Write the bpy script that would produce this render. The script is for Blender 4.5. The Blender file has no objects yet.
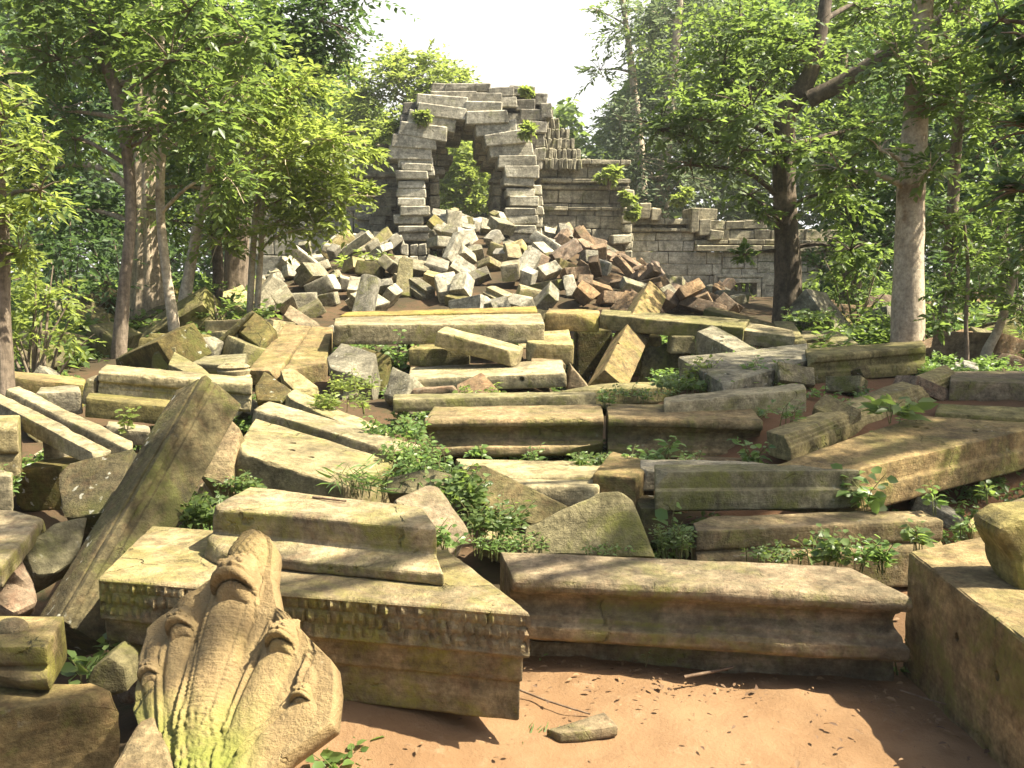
import bpy, bmesh, math, random
import numpy as np
from mathutils import Vector, Matrix, noise

# ------------------------------------------------------------------ camera, sky, sun, exposure
S = bpy.context.scene
COL = S.collection
F = 950.0; CAMZ = 1.7; PITCH = math.atan((384 - 268) / F)
cam_d = bpy.data.cameras.new("camera"); cam = bpy.data.objects.new("camera", cam_d); COL.objects.link(cam)
cam.location = (0, 0, CAMZ); cam.rotation_euler = (math.pi / 2 - PITCH, 0, 0)
cam_d.sensor_width = 36.0; cam_d.lens = 36.0 * F / 1024; cam_d.clip_end = 600; cam_d.clip_start = 0.05
S.camera = cam
S.render.resolution_x = 1024; S.render.resolution_y = 768
SUN_EL = math.radians(55); SUN_AZ = math.radians(8)          # from the right, a little to our side
LDIR = Vector((math.cos(SUN_EL) * math.cos(SUN_AZ), -math.cos(SUN_EL) * math.sin(SUN_AZ), math.sin(SUN_EL)))
W = bpy.data.worlds.new("World"); S.world = W; W.use_nodes = True
nt = W.node_tree; bg = nt.nodes['Background']
sky = nt.nodes.new('ShaderNodeTexSky'); sky.sky_type = 'NISHITA'; sky.sun_disc = False
sky.sun_elevation = SUN_EL; sky.sun_rotation = math.atan2(LDIR.x, LDIR.y)
sky.dust_density = 4.0; sky.air_density = 1.0; sky.ozone_density = 1.0
# white cloud bank added low in front so the sky renders white, thinning overhead
wtc = nt.nodes.new('ShaderNodeTexCoord'); wsx = nt.nodes.new('ShaderNodeSeparateXYZ'); nt.links.new(wtc.outputs['Generated'], wsx.inputs[0])
wno = nt.nodes.new('ShaderNodeTexNoise'); wno.inputs['Scale'].default_value = 2.2; wno.inputs['Detail'].default_value = 6; nt.links.new(wtc.outputs['Generated'], wno.inputs['Vector'])
wad = nt.nodes.new('ShaderNodeMath'); wad.operation = 'MULTIPLY_ADD'; nt.links.new(wno.outputs['Fac'], wad.inputs[0]); wad.inputs[1].default_value = 0.7; nt.links.new(wsx.outputs[1], wad.inputs[2])
wmr = nt.nodes.new('ShaderNodeMapRange'); wmr.interpolation_type = 'SMOOTHSTEP'; wmr.inputs[1].default_value = 0.55; wmr.inputs[2].default_value = 1.0; nt.links.new(wad.outputs[0], wmr.inputs[0])
wmx = nt.nodes.new('ShaderNodeMix'); wmx.data_type = 'RGBA'; wz = nt.nodes.new('ShaderNodeMapRange'); wz.interpolation_type = 'SMOOTHSTEP'; wz.inputs[1].default_value = 0.62; wz.inputs[2].default_value = 0.36; nt.links.new(wsx.outputs[2], wz.inputs[0])
wmu = nt.nodes.new('ShaderNodeMath'); wmu.operation = 'MULTIPLY'; nt.links.new(wmr.outputs[0], wmu.inputs[0]); nt.links.new(wz.outputs[0], wmu.inputs[1]); nt.links.new(wmu.outputs[0], wmx.inputs[0]); nt.links.new(sky.outputs[0], wmx.inputs[6]); wmx.inputs[7].default_value = (4.9, 4.9, 4.8, 1)
nt.links.new(wmx.outputs[2], bg.inputs[0]); bg.inputs[1].default_value = 0.075
sun_d = bpy.data.lights.new("sun", 'SUN'); sun = bpy.data.objects.new("sun", sun_d); COL.objects.link(sun)
sun_d.energy = 5.0; sun_d.angle = math.radians(0.55); sun_d.color = (1.0, 0.92, 0.77)
sun.rotation_euler = LDIR.to_track_quat('Z', 'Y').to_euler(); sun.location = (20, -5, 30)
S.view_settings.view_transform = 'Standard'; S.view_settings.look = 'None'
S.view_settings.gamma = 1; S.view_settings.exposure = 1.93

# ------------------------------------------------------------------ picture geometry -> place
cp, sp = math.cos(PITCH), math.sin(PITCH)
def ray(px, py):
    x = (px - 512) / F; y = (384 - py) / F
    return Vector((x, y * sp + cp, y * cp - sp))
def PY(px, py, Y):
    d = ray(px, py); return Vector((0, 0, CAMZ)) + d * (Y / d.y)
def PZ(px, py, z):
    d = ray(px, py); return Vector((0, 0, CAMZ)) + d * ((z - CAMZ) / d.z)
def proj(p):
    d = p - Vector((0, 0, CAMZ)); f = d.y * cp - d.z * sp; u = d.y * sp + d.z * cp
    return 512 + F * d.x / f, 384 - F * u / f
def interp(x, xs, ys): return float(np.interp(x, xs, ys))
def sstep(a, b, x):
    t = min(1, max(0, (x - a) / (b - a))); return t * t * (3 - 2 * t)

# ------------------------------------------------------------------ tagging
def tag(o, label=None, cat=None, group=None, kind=None):
    if label: o['label'] = label
    if cat: o['category'] = cat
    if group: o['group'] = group
    if kind: o['kind'] = kind
    return o
def empty(name, loc, label, cat, group=None):
    o = bpy.data.objects.new(name, None); COL.objects.link(o); o.location = loc; o.empty_display_size = 0.2
    return tag(o, label, cat, group)
def link_mesh(name, me, mat, parent=None, loc=None, smooth=True, sharp=None):
    o = bpy.data.objects.new(name, me); COL.objects.link(o)
    if mat is not None: me.materials.append(mat)
    if smooth:
        me.polygons.foreach_set('use_smooth', np.ones(len(me.polygons), dtype=bool))
        if sharp: me.set_sharp_from_angle(angle=sharp)
    if parent is not None: o.parent = parent
    if loc is not None: o.location = loc
    return o
def np_mesh(name, V, faces_flat, nper):
    """quick mesh: V (n,3), faces as flat index array with nper verts each"""
    me = bpy.data.meshes.new(name); V = np.asarray(V, dtype=np.float32); I = np.asarray(faces_flat, dtype=np.int32)
    nf = len(I) // nper
    me.vertices.add(len(V)); me.vertices.foreach_set('co', V.ravel())
    me.loops.add(len(I)); me.loops.foreach_set('vertex_index', I)
    me.polygons.add(nf); me.polygons.foreach_set('loop_start', np.arange(0, len(I), nper, dtype=np.int32))
    me.update(calc_edges=True); return me

# ------------------------------------------------------------------ materials
def nodes(name):
    m = bpy.data.materials.new(name); m.use_nodes = True; t = m.node_tree
    b = t.nodes['Principled BSDF']; return m, t, b
def N(t, typ, **kw):
    n = t.nodes.new(typ)
    for k, v in kw.items(): setattr(n, k, v)
    return n
def mixc(t, fac, a, b):
    n = N(t, 'ShaderNodeMix', data_type='RGBA')
    for s, v in ((0, fac), (6, a), (7, b)):
        if hasattr(v, 'default_value') or hasattr(v, 'is_output'): t.links.new(v, n.inputs[s])
        elif s: n.inputs[s].default_value = (*v, 1)
        else: n.inputs[s].default_value = v
    return n.outputs[2]
def ramp(t, src, lo, hi, a=0.0, b=1.0):
    n = N(t, 'ShaderNodeMapRange'); n.clamp = True; n.interpolation_type = 'SMOOTHSTEP'
    n.inputs[1].default_value = lo; n.inputs[2].default_value = hi; n.inputs[3].default_value = a; n.inputs[4].default_value = b
    t.links.new(src, n.inputs[0]); return n.outputs[0]
def mth(t, op, a, b=None):
    n = N(t, 'ShaderNodeMath', operation=op)
    for i, v in enumerate((a, b)):
        if v is None: continue
        if isinstance(v, (int, float)): n.inputs[i].default_value = v
        else: t.links.new(v, n.inputs[i])
    return n.outputs[0]
def tex(t, co, scale, detail=6, rough=0.6, dist=0.0, stretch=None):
    if stretch:
        mp = N(t, 'ShaderNodeMapping'); mp.inputs['Scale'].default_value = stretch; t.links.new(co, mp.inputs[0]); co = mp.outputs[0]
    n = N(t, 'ShaderNodeTexNoise'); n.inputs['Scale'].default_value = scale; n.inputs['Detail'].default_value = detail
    n.inputs['Roughness'].default_value = rough; n.inputs['Distortion'].default_value = dist
    t.links.new(co, n.inputs['Vector']); return n.outputs['Fac']

def stone_mat(name, c1, c2, dark, moss=(0.13, 0.15, 0.03), moss_amt=0.3, stain=0.4, lichen=0.2, bump=0.75, scale=1.0, red=0.0, topmoss=0.0, strata=0.4):
    m, t, b = nodes(name)
    tc = N(t, 'ShaderNodeTexCoord'); oi = N(t, 'ShaderNodeObjectInfo')
    off = N(t, 'ShaderNodeVectorMath', operation='SCALE'); off.inputs[0].default_value = (37.1, 91.7, 53.3); t.links.new(oi.outputs['Random'], off.inputs['Scale'])
    ad = N(t, 'ShaderNodeVectorMath', operation='ADD'); t.links.new(tc.outputs['Object'], ad.inputs[0]); t.links.new(off.outputs[0], ad.inputs[1])
    co = ad.outputs[0]
    n1 = tex(t, co, 1.7 * scale, 5, 0.62, 0.4); n2 = tex(t, co, 9 * scale, 8, 0.7); n3 = tex(t, co, 2.6 * scale, 7, 0.7, 0.6)
    n4 = tex(t, co, 34 * scale, 6, 0.7); n5 = tex(t, co, 5.2 * scale, 8, 0.72, 0.3, (1, 1, 0.35)); n6 = tex(t, co, 16 * scale, 5, 0.6)
    col = mixc(t, ramp(t, n1, 0.36, 0.64), c1, c2)
    hsv = N(t, 'ShaderNodeHueSaturation'); hsv.inputs['Hue'].default_value = 0.508; t.links.new(col, hsv.inputs['Color'])
    v = mth(t, 'MULTIPLY', ramp(t, n2, 0.3, 0.7, 0.55, 1.35), ramp(t, n4, 0.3, 0.7, 0.7, 1.25)); t.links.new(v, hsv.inputs['Value'])
    t.links.new(ramp(t, oi.outputs['Random'], 0, 1, 0.98, 1.2), hsv.inputs['Saturation'])
    col = hsv.outputs['Color']
    rnd = mth(t, 'FRACT', mth(t, 'MULTIPLY', oi.outputs['Random'], 7.31)); gr = N(t, 'ShaderNodeHueSaturation'); gr.inputs['Saturation'].default_value = 0.62; t.links.new(col, gr.inputs['Color'])
    t.links.new(ramp(t, mth(t, 'FRACT', mth(t, 'MULTIPLY', oi.outputs['Random'], 13.7)), 0, 1, 0.72, 1.15), gr.inputs['Value']); col = mixc(t, ramp(t, rnd, 0.35, 1.0, 0.0, 0.5), col, gr.outputs['Color'])
    if red: col = mixc(t, mth(t, 'MULTIPLY', ramp(t, n6, 0.48, 0.66), red), col, (0.24, 0.085, 0.04))
    st1 = tex(t, co, 3.0 * scale, 6, 0.75, 0.25, (0.35, 0.5, 7.0)); st2 = tex(t, co, 7.0 * scale, 4, 0.7, 0.1, (0.3, 0.4, 9.0))
    bd = N(t, 'ShaderNodeHueSaturation'); t.links.new(col, bd.inputs['Color'])
    t.links.new(mth(t, 'MULTIPLY', ramp(t, st1, 0.3, 0.68, 1 - 0.5 * strata, 1 + 0.28 * strata), ramp(t, st2, 0.35, 0.7, 1 - 0.25 * strata, 1 + 0.15 * strata)), bd.inputs['Value']); col = bd.outputs['Color']
    pat = tex(t, co, 0.9 * scale, 3, 0.5); col = mixc(t, mth(t, 'MULTIPLY', ramp(t, pat, 0.5, 0.66), 0.45), col, dark)
    mo = ramp(t, n3, 0.62 - 0.26 * moss_amt, 0.78 - 0.26 * moss_amt)
    mo = mth(t, 'MULTIPLY', mo, ramp(t, n4, 0.3, 0.6, 0.35, 1.0))
    g = N(t, 'ShaderNodeNewGeometry'); sx = N(t, 'ShaderNodeSeparateXYZ'); t.links.new(g.outputs['Normal'], sx.inputs[0])
    mo = mth(t, 'MULTIPLY', mo, ramp(t, sx.outputs[2], 0.45, 0.85, 1.0, 0.5))
    if topmoss:
        tm = mth(t, 'MULTIPLY', ramp(t, sx.outputs[2], 0.2, 0.8), ramp(t, n3, 0.42, 0.6)); mo = mth(t, 'MAXIMUM', mo, mth(t, 'MULTIPLY', tm, topmoss))
    col = mixc(t, mth(t, 'MULTIPLY', mo, 0.8), col, moss)
    st = mth(t, 'MULTIPLY', ramp(t, n5, 0.66 - 0.3 * stain, 0.86 - 0.3 * stain), 0.85)
    col = mixc(t, st, col, dark)
    vo = N(t, 'ShaderNodeTexVoronoi'); vo.inputs['Scale'].default_value = 13 * scale; vo.inputs['Randomness'].default_value = 1
    wv = N(t, 'ShaderNodeVectorMath', operation='ADD'); sc = N(t, 'ShaderNodeVectorMath', operation='SCALE'); sc.inputs['Scale'].default_value = 0.12
    nn = N(t, 'ShaderNodeTexNoise'); nn.inputs['Scale'].default_value = 20; t.links.new(co, nn.inputs['Vector'])
    t.links.new(nn.outputs['Color'], sc.inputs[0]); t.links.new(sc.outputs[0], wv.inputs[1]); t.links.new(co, wv.inputs[0]); t.links.new(wv.outputs[0], vo.inputs['Vector'])
    li = mth(t, 'MULTIPLY', ramp(t, vo.outputs['Distance'], 0.26, 0.14), ramp(t, n1, 0.6 - 0.25 * lichen, 0.68 - 0.25 * lichen))
    col = mixc(t, mth(t, 'MULTIPLY', li, 0.7 * min(1, lichen * 2)), col, (0.42, 0.41, 0.32))
    cv = N(t, 'ShaderNodeTexVoronoi'); cv.feature = 'DISTANCE_TO_EDGE'; cv.inputs['Scale'].default_value = 1.5 * scale; cw = N(t, 'ShaderNodeVectorMath', operation='ADD'); cs = N(t, 'ShaderNodeVectorMath', operation='SCALE'); cs.inputs['Scale'].default_value = 0.30
    cn = N(t, 'ShaderNodeTexNoise'); cn.inputs['Scale'].default_value = 3.5; cn.inputs['Detail'].default_value = 5; t.links.new(co, cn.inputs['Vector']); t.links.new(cn.outputs['Color'], cs.inputs[0]); t.links.new(cs.outputs[0], cw.inputs[1]); t.links.new(co, cw.inputs[0]); t.links.new(cw.outputs[0], cv.inputs['Vector'])
    crk = mth(t, 'MULTIPLY', ramp(t, cv.outputs['Distance'], 0.012, 0.002), ramp(t, n3, 0.53, 0.62)); col = mixc(t, mth(t, 'MULTIPLY', crk, 0.4), col, dark)
    t.links.new(col, b.inputs['Base Color']); b.inputs['Roughness'].default_value = 0.93; b.inputs['Specular IOR Level'].default_value = 0.18
    hs = mth(t, 'ADD', mth(t, 'SUBTRACT', mth(t, 'MULTIPLY', n2, 0.9), crk), mth(t, 'ADD', mth(t, 'MULTIPLY', n4, 0.45), mth(t, 'ADD', mth(t, 'MULTIPLY', st1, 0.8 * strata), mth(t, 'MULTIPLY', tex(t, co, 110 * scale, 4, 0.7), 0.22))))
    bp = N(t, 'ShaderNodeBump'); bp.inputs['Strength'].default_value = bump; bp.inputs['Distance'].default_value = 0.035
    t.links.new(hs, bp.inputs['Height']); t.links.new(bp.outputs[0], b.inputs['Normal'])
    return m
M = {}
M['ochre'] = stone_mat('ochre_sandstone', (0.34, 0.245, 0.11), (0.20, 0.15, 0.075), (0.065, 0.05, 0.028), (0.19, 0.18, 0.03), 0.62, 0.32, 0.1, red=0.15)
M['tan'] = stone_mat('tan_sandstone', (0.37, 0.30, 0.17), (0.23, 0.185, 0.105), (0.08, 0.065, 0.038), (0.19, 0.185, 0.045), 0.48, 0.34, 0.2)
M['brown'] = stone_mat('brown_sandstone', (0.27, 0.195, 0.11), (0.17, 0.13, 0.072), (0.055, 0.045, 0.028), (0.135, 0.14, 0.03), 0.58, 0.42, 0.15, red=0.1)
M['grey'] = stone_mat('grey_sandstone', (0.265, 0.235, 0.165), (0.17, 0.152, 0.108), (0.065, 0.056, 0.04), (0.15, 0.155, 0.04), 0.45, 0.42, 0.35)
M['mossy'] = stone_mat('mossy_sandstone', (0.22, 0.18, 0.09), (0.15, 0.125, 0.06), (0.05, 0.043, 0.024), (0.125, 0.13, 0.024), 0.65, 0.42, 0.2, topmoss=0.3)
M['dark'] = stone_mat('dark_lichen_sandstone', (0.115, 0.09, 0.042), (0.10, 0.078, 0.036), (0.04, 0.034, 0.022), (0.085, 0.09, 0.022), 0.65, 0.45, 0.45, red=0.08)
M['red'] = stone_mat('reddish_sandstone', (0.25, 0.17, 0.105), (0.18, 0.13, 0.085), (0.065, 0.05, 0.038), (0.13, 0.13, 0.05), 0.1, 0.42, 0.25, red=0.2)
M['wall'] = stone_mat('weathered_wall_stone', (0.34, 0.30, 0.215), (0.20, 0.178, 0.13), (0.04, 0.035, 0.026), (0.12, 0.13, 0.045), 0.3, 0.55, 0.35, scale=0.6, red=0.05, strata=0.5)
M['arch'] = stone_mat('arch_stone', (0.43, 0.385, 0.285), (0.29, 0.26, 0.19), (0.075, 0.065, 0.045), (0.18, 0.185, 0.06), 0.25, 0.36, 0.3, scale=0.8, strata=0.4)
M['pale'] = stone_mat('pale_wall_stone', (0.42, 0.38, 0.29), (0.30, 0.27, 0.20), (0.075, 0.066, 0.05), (0.17, 0.18, 0.07), 0.25, 0.42, 0.3, scale=0.6, strata=0.4)

def ground_mat():
    m, t, b = nodes('sandy_soil')
    tc = N(t, 'ShaderNodeTexCoord'); co = tc.outputs['Object']
    n1 = tex(t, co, 0.9, 6, 0.6, 0.3); n2 = tex(t, co, 7, 8, 0.7); n3 = tex(t, co, 60, 6, 0.7); n4 = tex(t, co, 2.2, 6, 0.65)
    sand = mixc(t, ramp(t, n4, 0.35, 0.65), (0.205, 0.127, 0.065), (0.165, 0.098, 0.048))
    sand = mixc(t, ramp(t, n2, 0.55, 0.75), sand, (0.235, 0.153, 0.085))
    sand = mixc(t, mth(t, 'MULTIPLY', ramp(t, n3, 0.6, 0.72), 0.55), sand, (0.12, 0.065, 0.038))
    soil = mixc(t, ramp(t, n1, 0.4, 0.6), (0.05, 0.038, 0.022), (0.085, 0.055, 0.03))
    soil = mixc(t, ramp(t, n2, 0.5, 0.7), soil, (0.04, 0.042, 0.018))
    sx = N(t, 'ShaderNodeSeparateXYZ'); t.links.new(co, sx.inputs[0])
    wy = mth(t, 'ADD', sx.outputs[1], mth(t, 'MULTIPLY', n1, 1.2))
    k = mth(t, 'MULTIPLY', ramp(t, wy, 5.3, 4.5), ramp(t, mth(t, 'ADD', sx.outputs[0], mth(t, 'MULTIPLY', n4, 0.6)), -1.0, -0.35))
    # bare red earth patch on the right bank
    red = mth(t, 'MULTIPLY', mth(t, 'MULTIPLY', ramp(t, sx.outputs[0], 0.9, 1.5), ramp(t, sx.outputs[0], 4.2, 3.2)), mth(t, 'MULTIPLY', ramp(t, sx.outputs[1], 4.2, 4.8), ramp(t, sx.outputs[1], 8.6, 7.6)))
    soil = mixc(t, mth(t, 'MULTIPLY', red, 0.5), soil, (0.20, 0.10, 0.05))
    col = mixc(t, k, soil, sand)
    t.links.new(col, b.inputs['Base Color']); b.inputs['Roughness'].default_value = 1; b.inputs['Specular IOR Level'].default_value = 0.1
    hs = mth(t, 'ADD', n2, mth(t, 'MULTIPLY', n3, 0.35)); bp = N(t, 'ShaderNodeBump'); bp.inputs['Strength'].default_value = 0.6; bp.inputs['Distance'].default_value = 0.03
    t.links.new(hs, bp.inputs['Height']); t.links.new(bp.outputs[0], b.inputs['Normal'])
    return m
M['ground'] = ground_mat()

def bark_mat(name, c1, c2, stretch=(6, 6, 0.7), spots=None):
    m, t, b = nodes(name); tc = N(t, 'ShaderNodeTexCoord'); co = tc.outputs['Object']
    n1 = tex(t, co, 3, 8, 0.7, 0.3, stretch); n2 = tex(t, co, 1.2, 5, 0.6); n3 = tex(t, co, 22, 6, 0.7)
    col = mixc(t, ramp(t, n1, 0.35, 0.65), c1, c2)
    if spots: col = mixc(t, ramp(t, n2, 0.52, 0.6), col, spots)
    h = N(t, 'ShaderNodeHueSaturation'); t.links.new(col, h.inputs['Color']); t.links.new(ramp(t, n3, 0.3, 0.7, 0.7, 1.3), h.inputs['Value'])
    t.links.new(h.outputs[0], b.inputs['Base Color']); b.inputs['Roughness'].default_value = 0.9; b.inputs['Specular IOR Level'].default_value = 0.2
    bp = N(t, 'ShaderNodeBump'); bp.inputs['Strength'].default_value = 0.7; bp.inputs['Distance'].default_value = 0.03
    t.links.new(mth(t, 'ADD', n1, mth(t, 'MULTIPLY', n3, 0.3)), bp.inputs['Height']); t.links.new(bp.outputs[0], b.inputs['Normal'])
    return m
M['bark_brown'] = bark_mat('brown_bark', (0.12, 0.092, 0.062), (0.21, 0.165, 0.115))
M['bark_ribbed'] = bark_mat('ribbed_bark', (0.25, 0.195, 0.13), (0.41, 0.33, 0.23))
M['bark_pale'] = bark_mat('pale_bark', (0.32, 0.26, 0.18), (0.45, 0.375, 0.265), (2.5, 2.5, 1.2), (0.19, 0.135, 0.08))
M['bark_dark'] = bark_mat('dark_bark', (0.055, 0.042, 0.03), (0.12, 0.095, 0.065), (3, 3, 1), (0.16, 0.12, 0.08))
M['stem'] = bark_mat('green_stem', (0.10, 0.13, 0.035), (0.14, 0.12, 0.05))
M['twig'] = bark_mat('dry_twig', (0.10, 0.065, 0.04), (0.17, 0.12, 0.075))

def leaf_mat(name, cdark, clight, trans, tfac=0.45, rough=0.42):
    m, t, b = nodes(name)
    at = N(t, 'ShaderNodeAttribute'); at.attribute_name = 'leaf_tone'
    col = mixc(t, at.outputs['Fac'], cdark, clight)
    t.links.new(col, b.inputs['Base Color']); b.inputs['Roughness'].default_value = rough; b.inputs['Specular IOR Level'].default_value = 0.35
    tr = N(t, 'ShaderNodeBsdfTranslucent'); mx = N(t, 'ShaderNodeMixShader'); mx.inputs[0].default_value = tfac
    tcl = mixc(t, at.outputs['Fac'], tuple(0.65 * c for c in trans), trans); t.links.new(tcl, tr.inputs[0])
    t.links.new(b.outputs[0], mx.inputs[1]); t.links.new(tr.outputs[0], mx.inputs[2])
    t.links.new(mx.outputs[0], t.nodes['Material Output'].inputs[0]); return m
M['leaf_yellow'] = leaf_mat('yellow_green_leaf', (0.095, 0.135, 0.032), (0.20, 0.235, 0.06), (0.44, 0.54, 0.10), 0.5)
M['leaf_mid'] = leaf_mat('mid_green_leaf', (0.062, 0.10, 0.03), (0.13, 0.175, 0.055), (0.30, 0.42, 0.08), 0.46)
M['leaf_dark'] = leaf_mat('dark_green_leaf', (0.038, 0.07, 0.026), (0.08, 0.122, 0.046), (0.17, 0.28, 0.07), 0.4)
M['leaf_grey'] = leaf_mat('grey_green_leaf', (0.07, 0.097, 0.055), (0.13, 0.16, 0.09), (0.24, 0.31, 0.14), 0.42, 0.5)
M['leaf_plant'] = leaf_mat('fresh_green_leaf', (0.065, 0.12, 0.03), (0.15, 0.21, 0.06), (0.33, 0.50, 0.10), 0.42, 0.38)
M['litter'] = leaf_mat('dead_leaf', (0.07, 0.04, 0.022), (0.24, 0.15, 0.07), (0.2, 0.1, 0.03), 0.1, 0.8)

# ------------------------------------------------------------------ stone builder
def wear(bm, s, amp, chip, seed, hook=None):
    """weather the gridded solid: gentle waviness on faces, chips that start at the edges and run into the faces"""
    off = Vector((seed * 7.31 % 50, seed * 3.77 % 50, seed * 5.13 % 50))
    bm.normal_update(); bm.verts.index_update(); bm.verts.ensure_lookup_table(); ch = []; mv = []
    for v in bm.verts:
        ns = [f.normal for f in v.link_faces]; e = 0.0
        if len(ns) > 1:
            n0 = ns[0]; e = 1 - min(n0.dot(n) for n in ns[1:])
        p = v.co + off
        d = amp * (noise.noise(p * 1.8) + 0.6 * noise.noise(p * 6.0) + 0.35 * noise.noise(p * 17.0))
        if hook: d += hook(v.co, v.normal)
        mv.append(v.normal * d)
        c = 0.0
        if e > 0.03: c = chip * 1.1 * max(0, noise.noise(p * 2.3) * 0.7 + noise.noise(p * 7.0) * 0.55 + noise.noise(p * 19) * 0.25 - 0.02)
        ch.append(v.normal * -c)
    for it in range(2):
        new = []
        for v in bm.verts:
            a = ch[v.index] * 2; k = 2
            for ed in v.link_edges: a = a + ch[ed.other_vert(v).index]; k += 1
            new.append(a / k * (1.15 if it == 0 else 1))
        ch = new
    for v, d in zip(bm.verts, mv): v.co += d + ch[v.index]
def trim(bm, seed, n, size):
    """knock off a few corners along broken planes"""
    r = random.Random(seed)
    for _ in range(n):
        vs = list(bm.verts); c = sum((v.co for v in vs), Vector()) / len(vs); v = r.choice(vs)
        d = (v.co - c); ext = [max(abs((w.co - c)[i]) for w in vs) for i in range(3)]
        d = Vector([(1 if d[i] > 0 else -1) * r.uniform(0.25, 1.0) for i in range(3)]).normalized()
        far = max(w.co.dot(d) for w in vs)
        g = bmesh.ops.bisect_plane(bm, geom=bm.verts[:] + bm.edges[:] + bm.faces[:], dist=1e-5, plane_co=d * (far - size * r.uniform(0.4, 1.0)), plane_no=d, clear_outer=True)
        ed = [x for x in g['geom_cut'] if isinstance(x, bmesh.types.BMEdge)]
        if ed: bmesh.ops.contextual_create(bm, geom=ed)
    bmesh.ops.recalc_face_normals(bm, faces=bm.faces[:])
def gridcut(bm, s, axes, lo, hi):
    for ax, a, b in zip(axes, lo, hi):
        n = int((b - a) / s)
        if n < 1: continue
        st = (b - a) / (n + 1)
        for i in range(1, n + 1):
            bmesh.ops.bisect_plane(bm, geom=bm.verts[:] + bm.edges[:] + bm.faces[:], dist=1e-5, plane_co=ax * (a + st * i), plane_no=ax)
def bev(bm, off, seg=2):
    ed = [e for e in bm.edges if len(e.link_faces) == 2 and e.calc_face_angle(0) > 0.5]
    if ed and off > 0: bmesh.ops.bevel(bm, geom=ed, offset=off, offset_type='OFFSET', segments=seg, profile=0.5, affect='EDGES', clamp_overlap=True)

SEED = [1]
def finish(bm, name, mat, label, cat, group, pts):
    """origin at the base centre of the finished stone"""
    zs = min(v.co.z for v in bm.verts); c = sum((v.co for v in bm.verts), Vector()) / len(bm.verts)
    o0 = Vector((c.x, c.y, zs))
    bmesh.ops.translate(bm, verts=bm.verts[:], vec=-o0)
    me = bpy.data.meshes.new(name); bm.to_mesh(me); bm.free()
    o = link_mesh(name, me, mat, None, o0, True, math.radians(32))
    return tag(o, label, cat, group)

def corners(pts, Y=None, z=None):
    out = []
    for i, p in enumerate(pts):
        if Y is not None: out.append(PY(p[0], p[1], Y[i] if isinstance(Y, (list, tuple)) else Y))
        else: out.append(PZ(p[0], p[1], z[i] if isinstance(z, (list, tuple)) else z))
    return out
FLAT = [(0, 0), (0, 1)]
def block(name, label, pts, mat, bot=None, h=None, Y=None, z=None, profile=None, amp=0.006, chip=0.018, bvl=0.014, hook=None, cat='stone block', group=None, taper=0.0, res=1.0, tilt_h=None, hookh=None, trimn=2, trims=0.08):
    """stone from its top outline A front-left, B front-right, C back-right, D back-left; profile = front moulding (inset m, depth 0..1)"""
    SEED[0] += 1; seed = SEED[0]
    A, B, C, D = corners(pts, Y, z)
    if h is None: h = max(0.04, A.z - PY(pts[0][0], bot, A.y).z)
    L = ((B - A).length + (C - D).length) / 2; Dp = ((D - A).length + (C - B).length) / 2
    if hookh: hook = hookh(h)
    if profile: chip *= 0.35; trimn = min(trimn, 1); bvl = min(bvl, 0.009)
    n = (B - A).cross(D - A).normalized()
    if n.z < 0: n = -n
    if n.z < 0.75: n = (n + Vector((0, 0, 0.6))).normalized() if tilt_h is None else n
    prof = profile or FLAT
    poly = [(min(i, Dp * 0.45), h * (1 - w)) for i, w in prof] + [(Dp, 0), (Dp, h)]
    bm = bmesh.new()
    v0 = [bm.verts.new((0, y, zz)) for y, zz in poly]; v1 = [bm.verts.new((L, y, zz)) for y, zz in poly]
    k = len(poly); bm.faces.new(v0); bm.faces.new(v1[::-1])
    for i in range(k): bm.faces.new((v0[i], v1[i], v1[(i + 1) % k], v0[(i + 1) % k]))
    bmesh.ops.recalc_face_normals(bm, faces=bm.faces[:])
    if trimn: trim(bm, seed * 3 + 1, trimn, trims)
    bev(bm, min(bvl, h * 0.2, Dp * 0.2))
    s = max(0.018, 5.0 * min(A.y, B.y) / F) * res
    gridcut(bm, s, (Vector((1, 0, 0)), Vector((0, 1, 0)), Vector((0, 0, 1))), (0, 0, 0), (L, Dp, h))
    wear(bm, s, amp, chip, seed, hook)
    for v in bm.verts:
        u, w, q = v.co.x / L, v.co.y / Dp, v.co.z - h
        tp = 1 - taper * (-q / h)
        uu = 0.5 + (u - 0.5) * tp; ww = 0.5 + (w - 0.5) * tp if taper else w
        v.co = (A * (1 - uu) + B * uu) * (1 - ww) + (D * (1 - uu) + C * uu) * ww + n * q
    return finish(bm, name, mat, label, cat, group, None)

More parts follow.
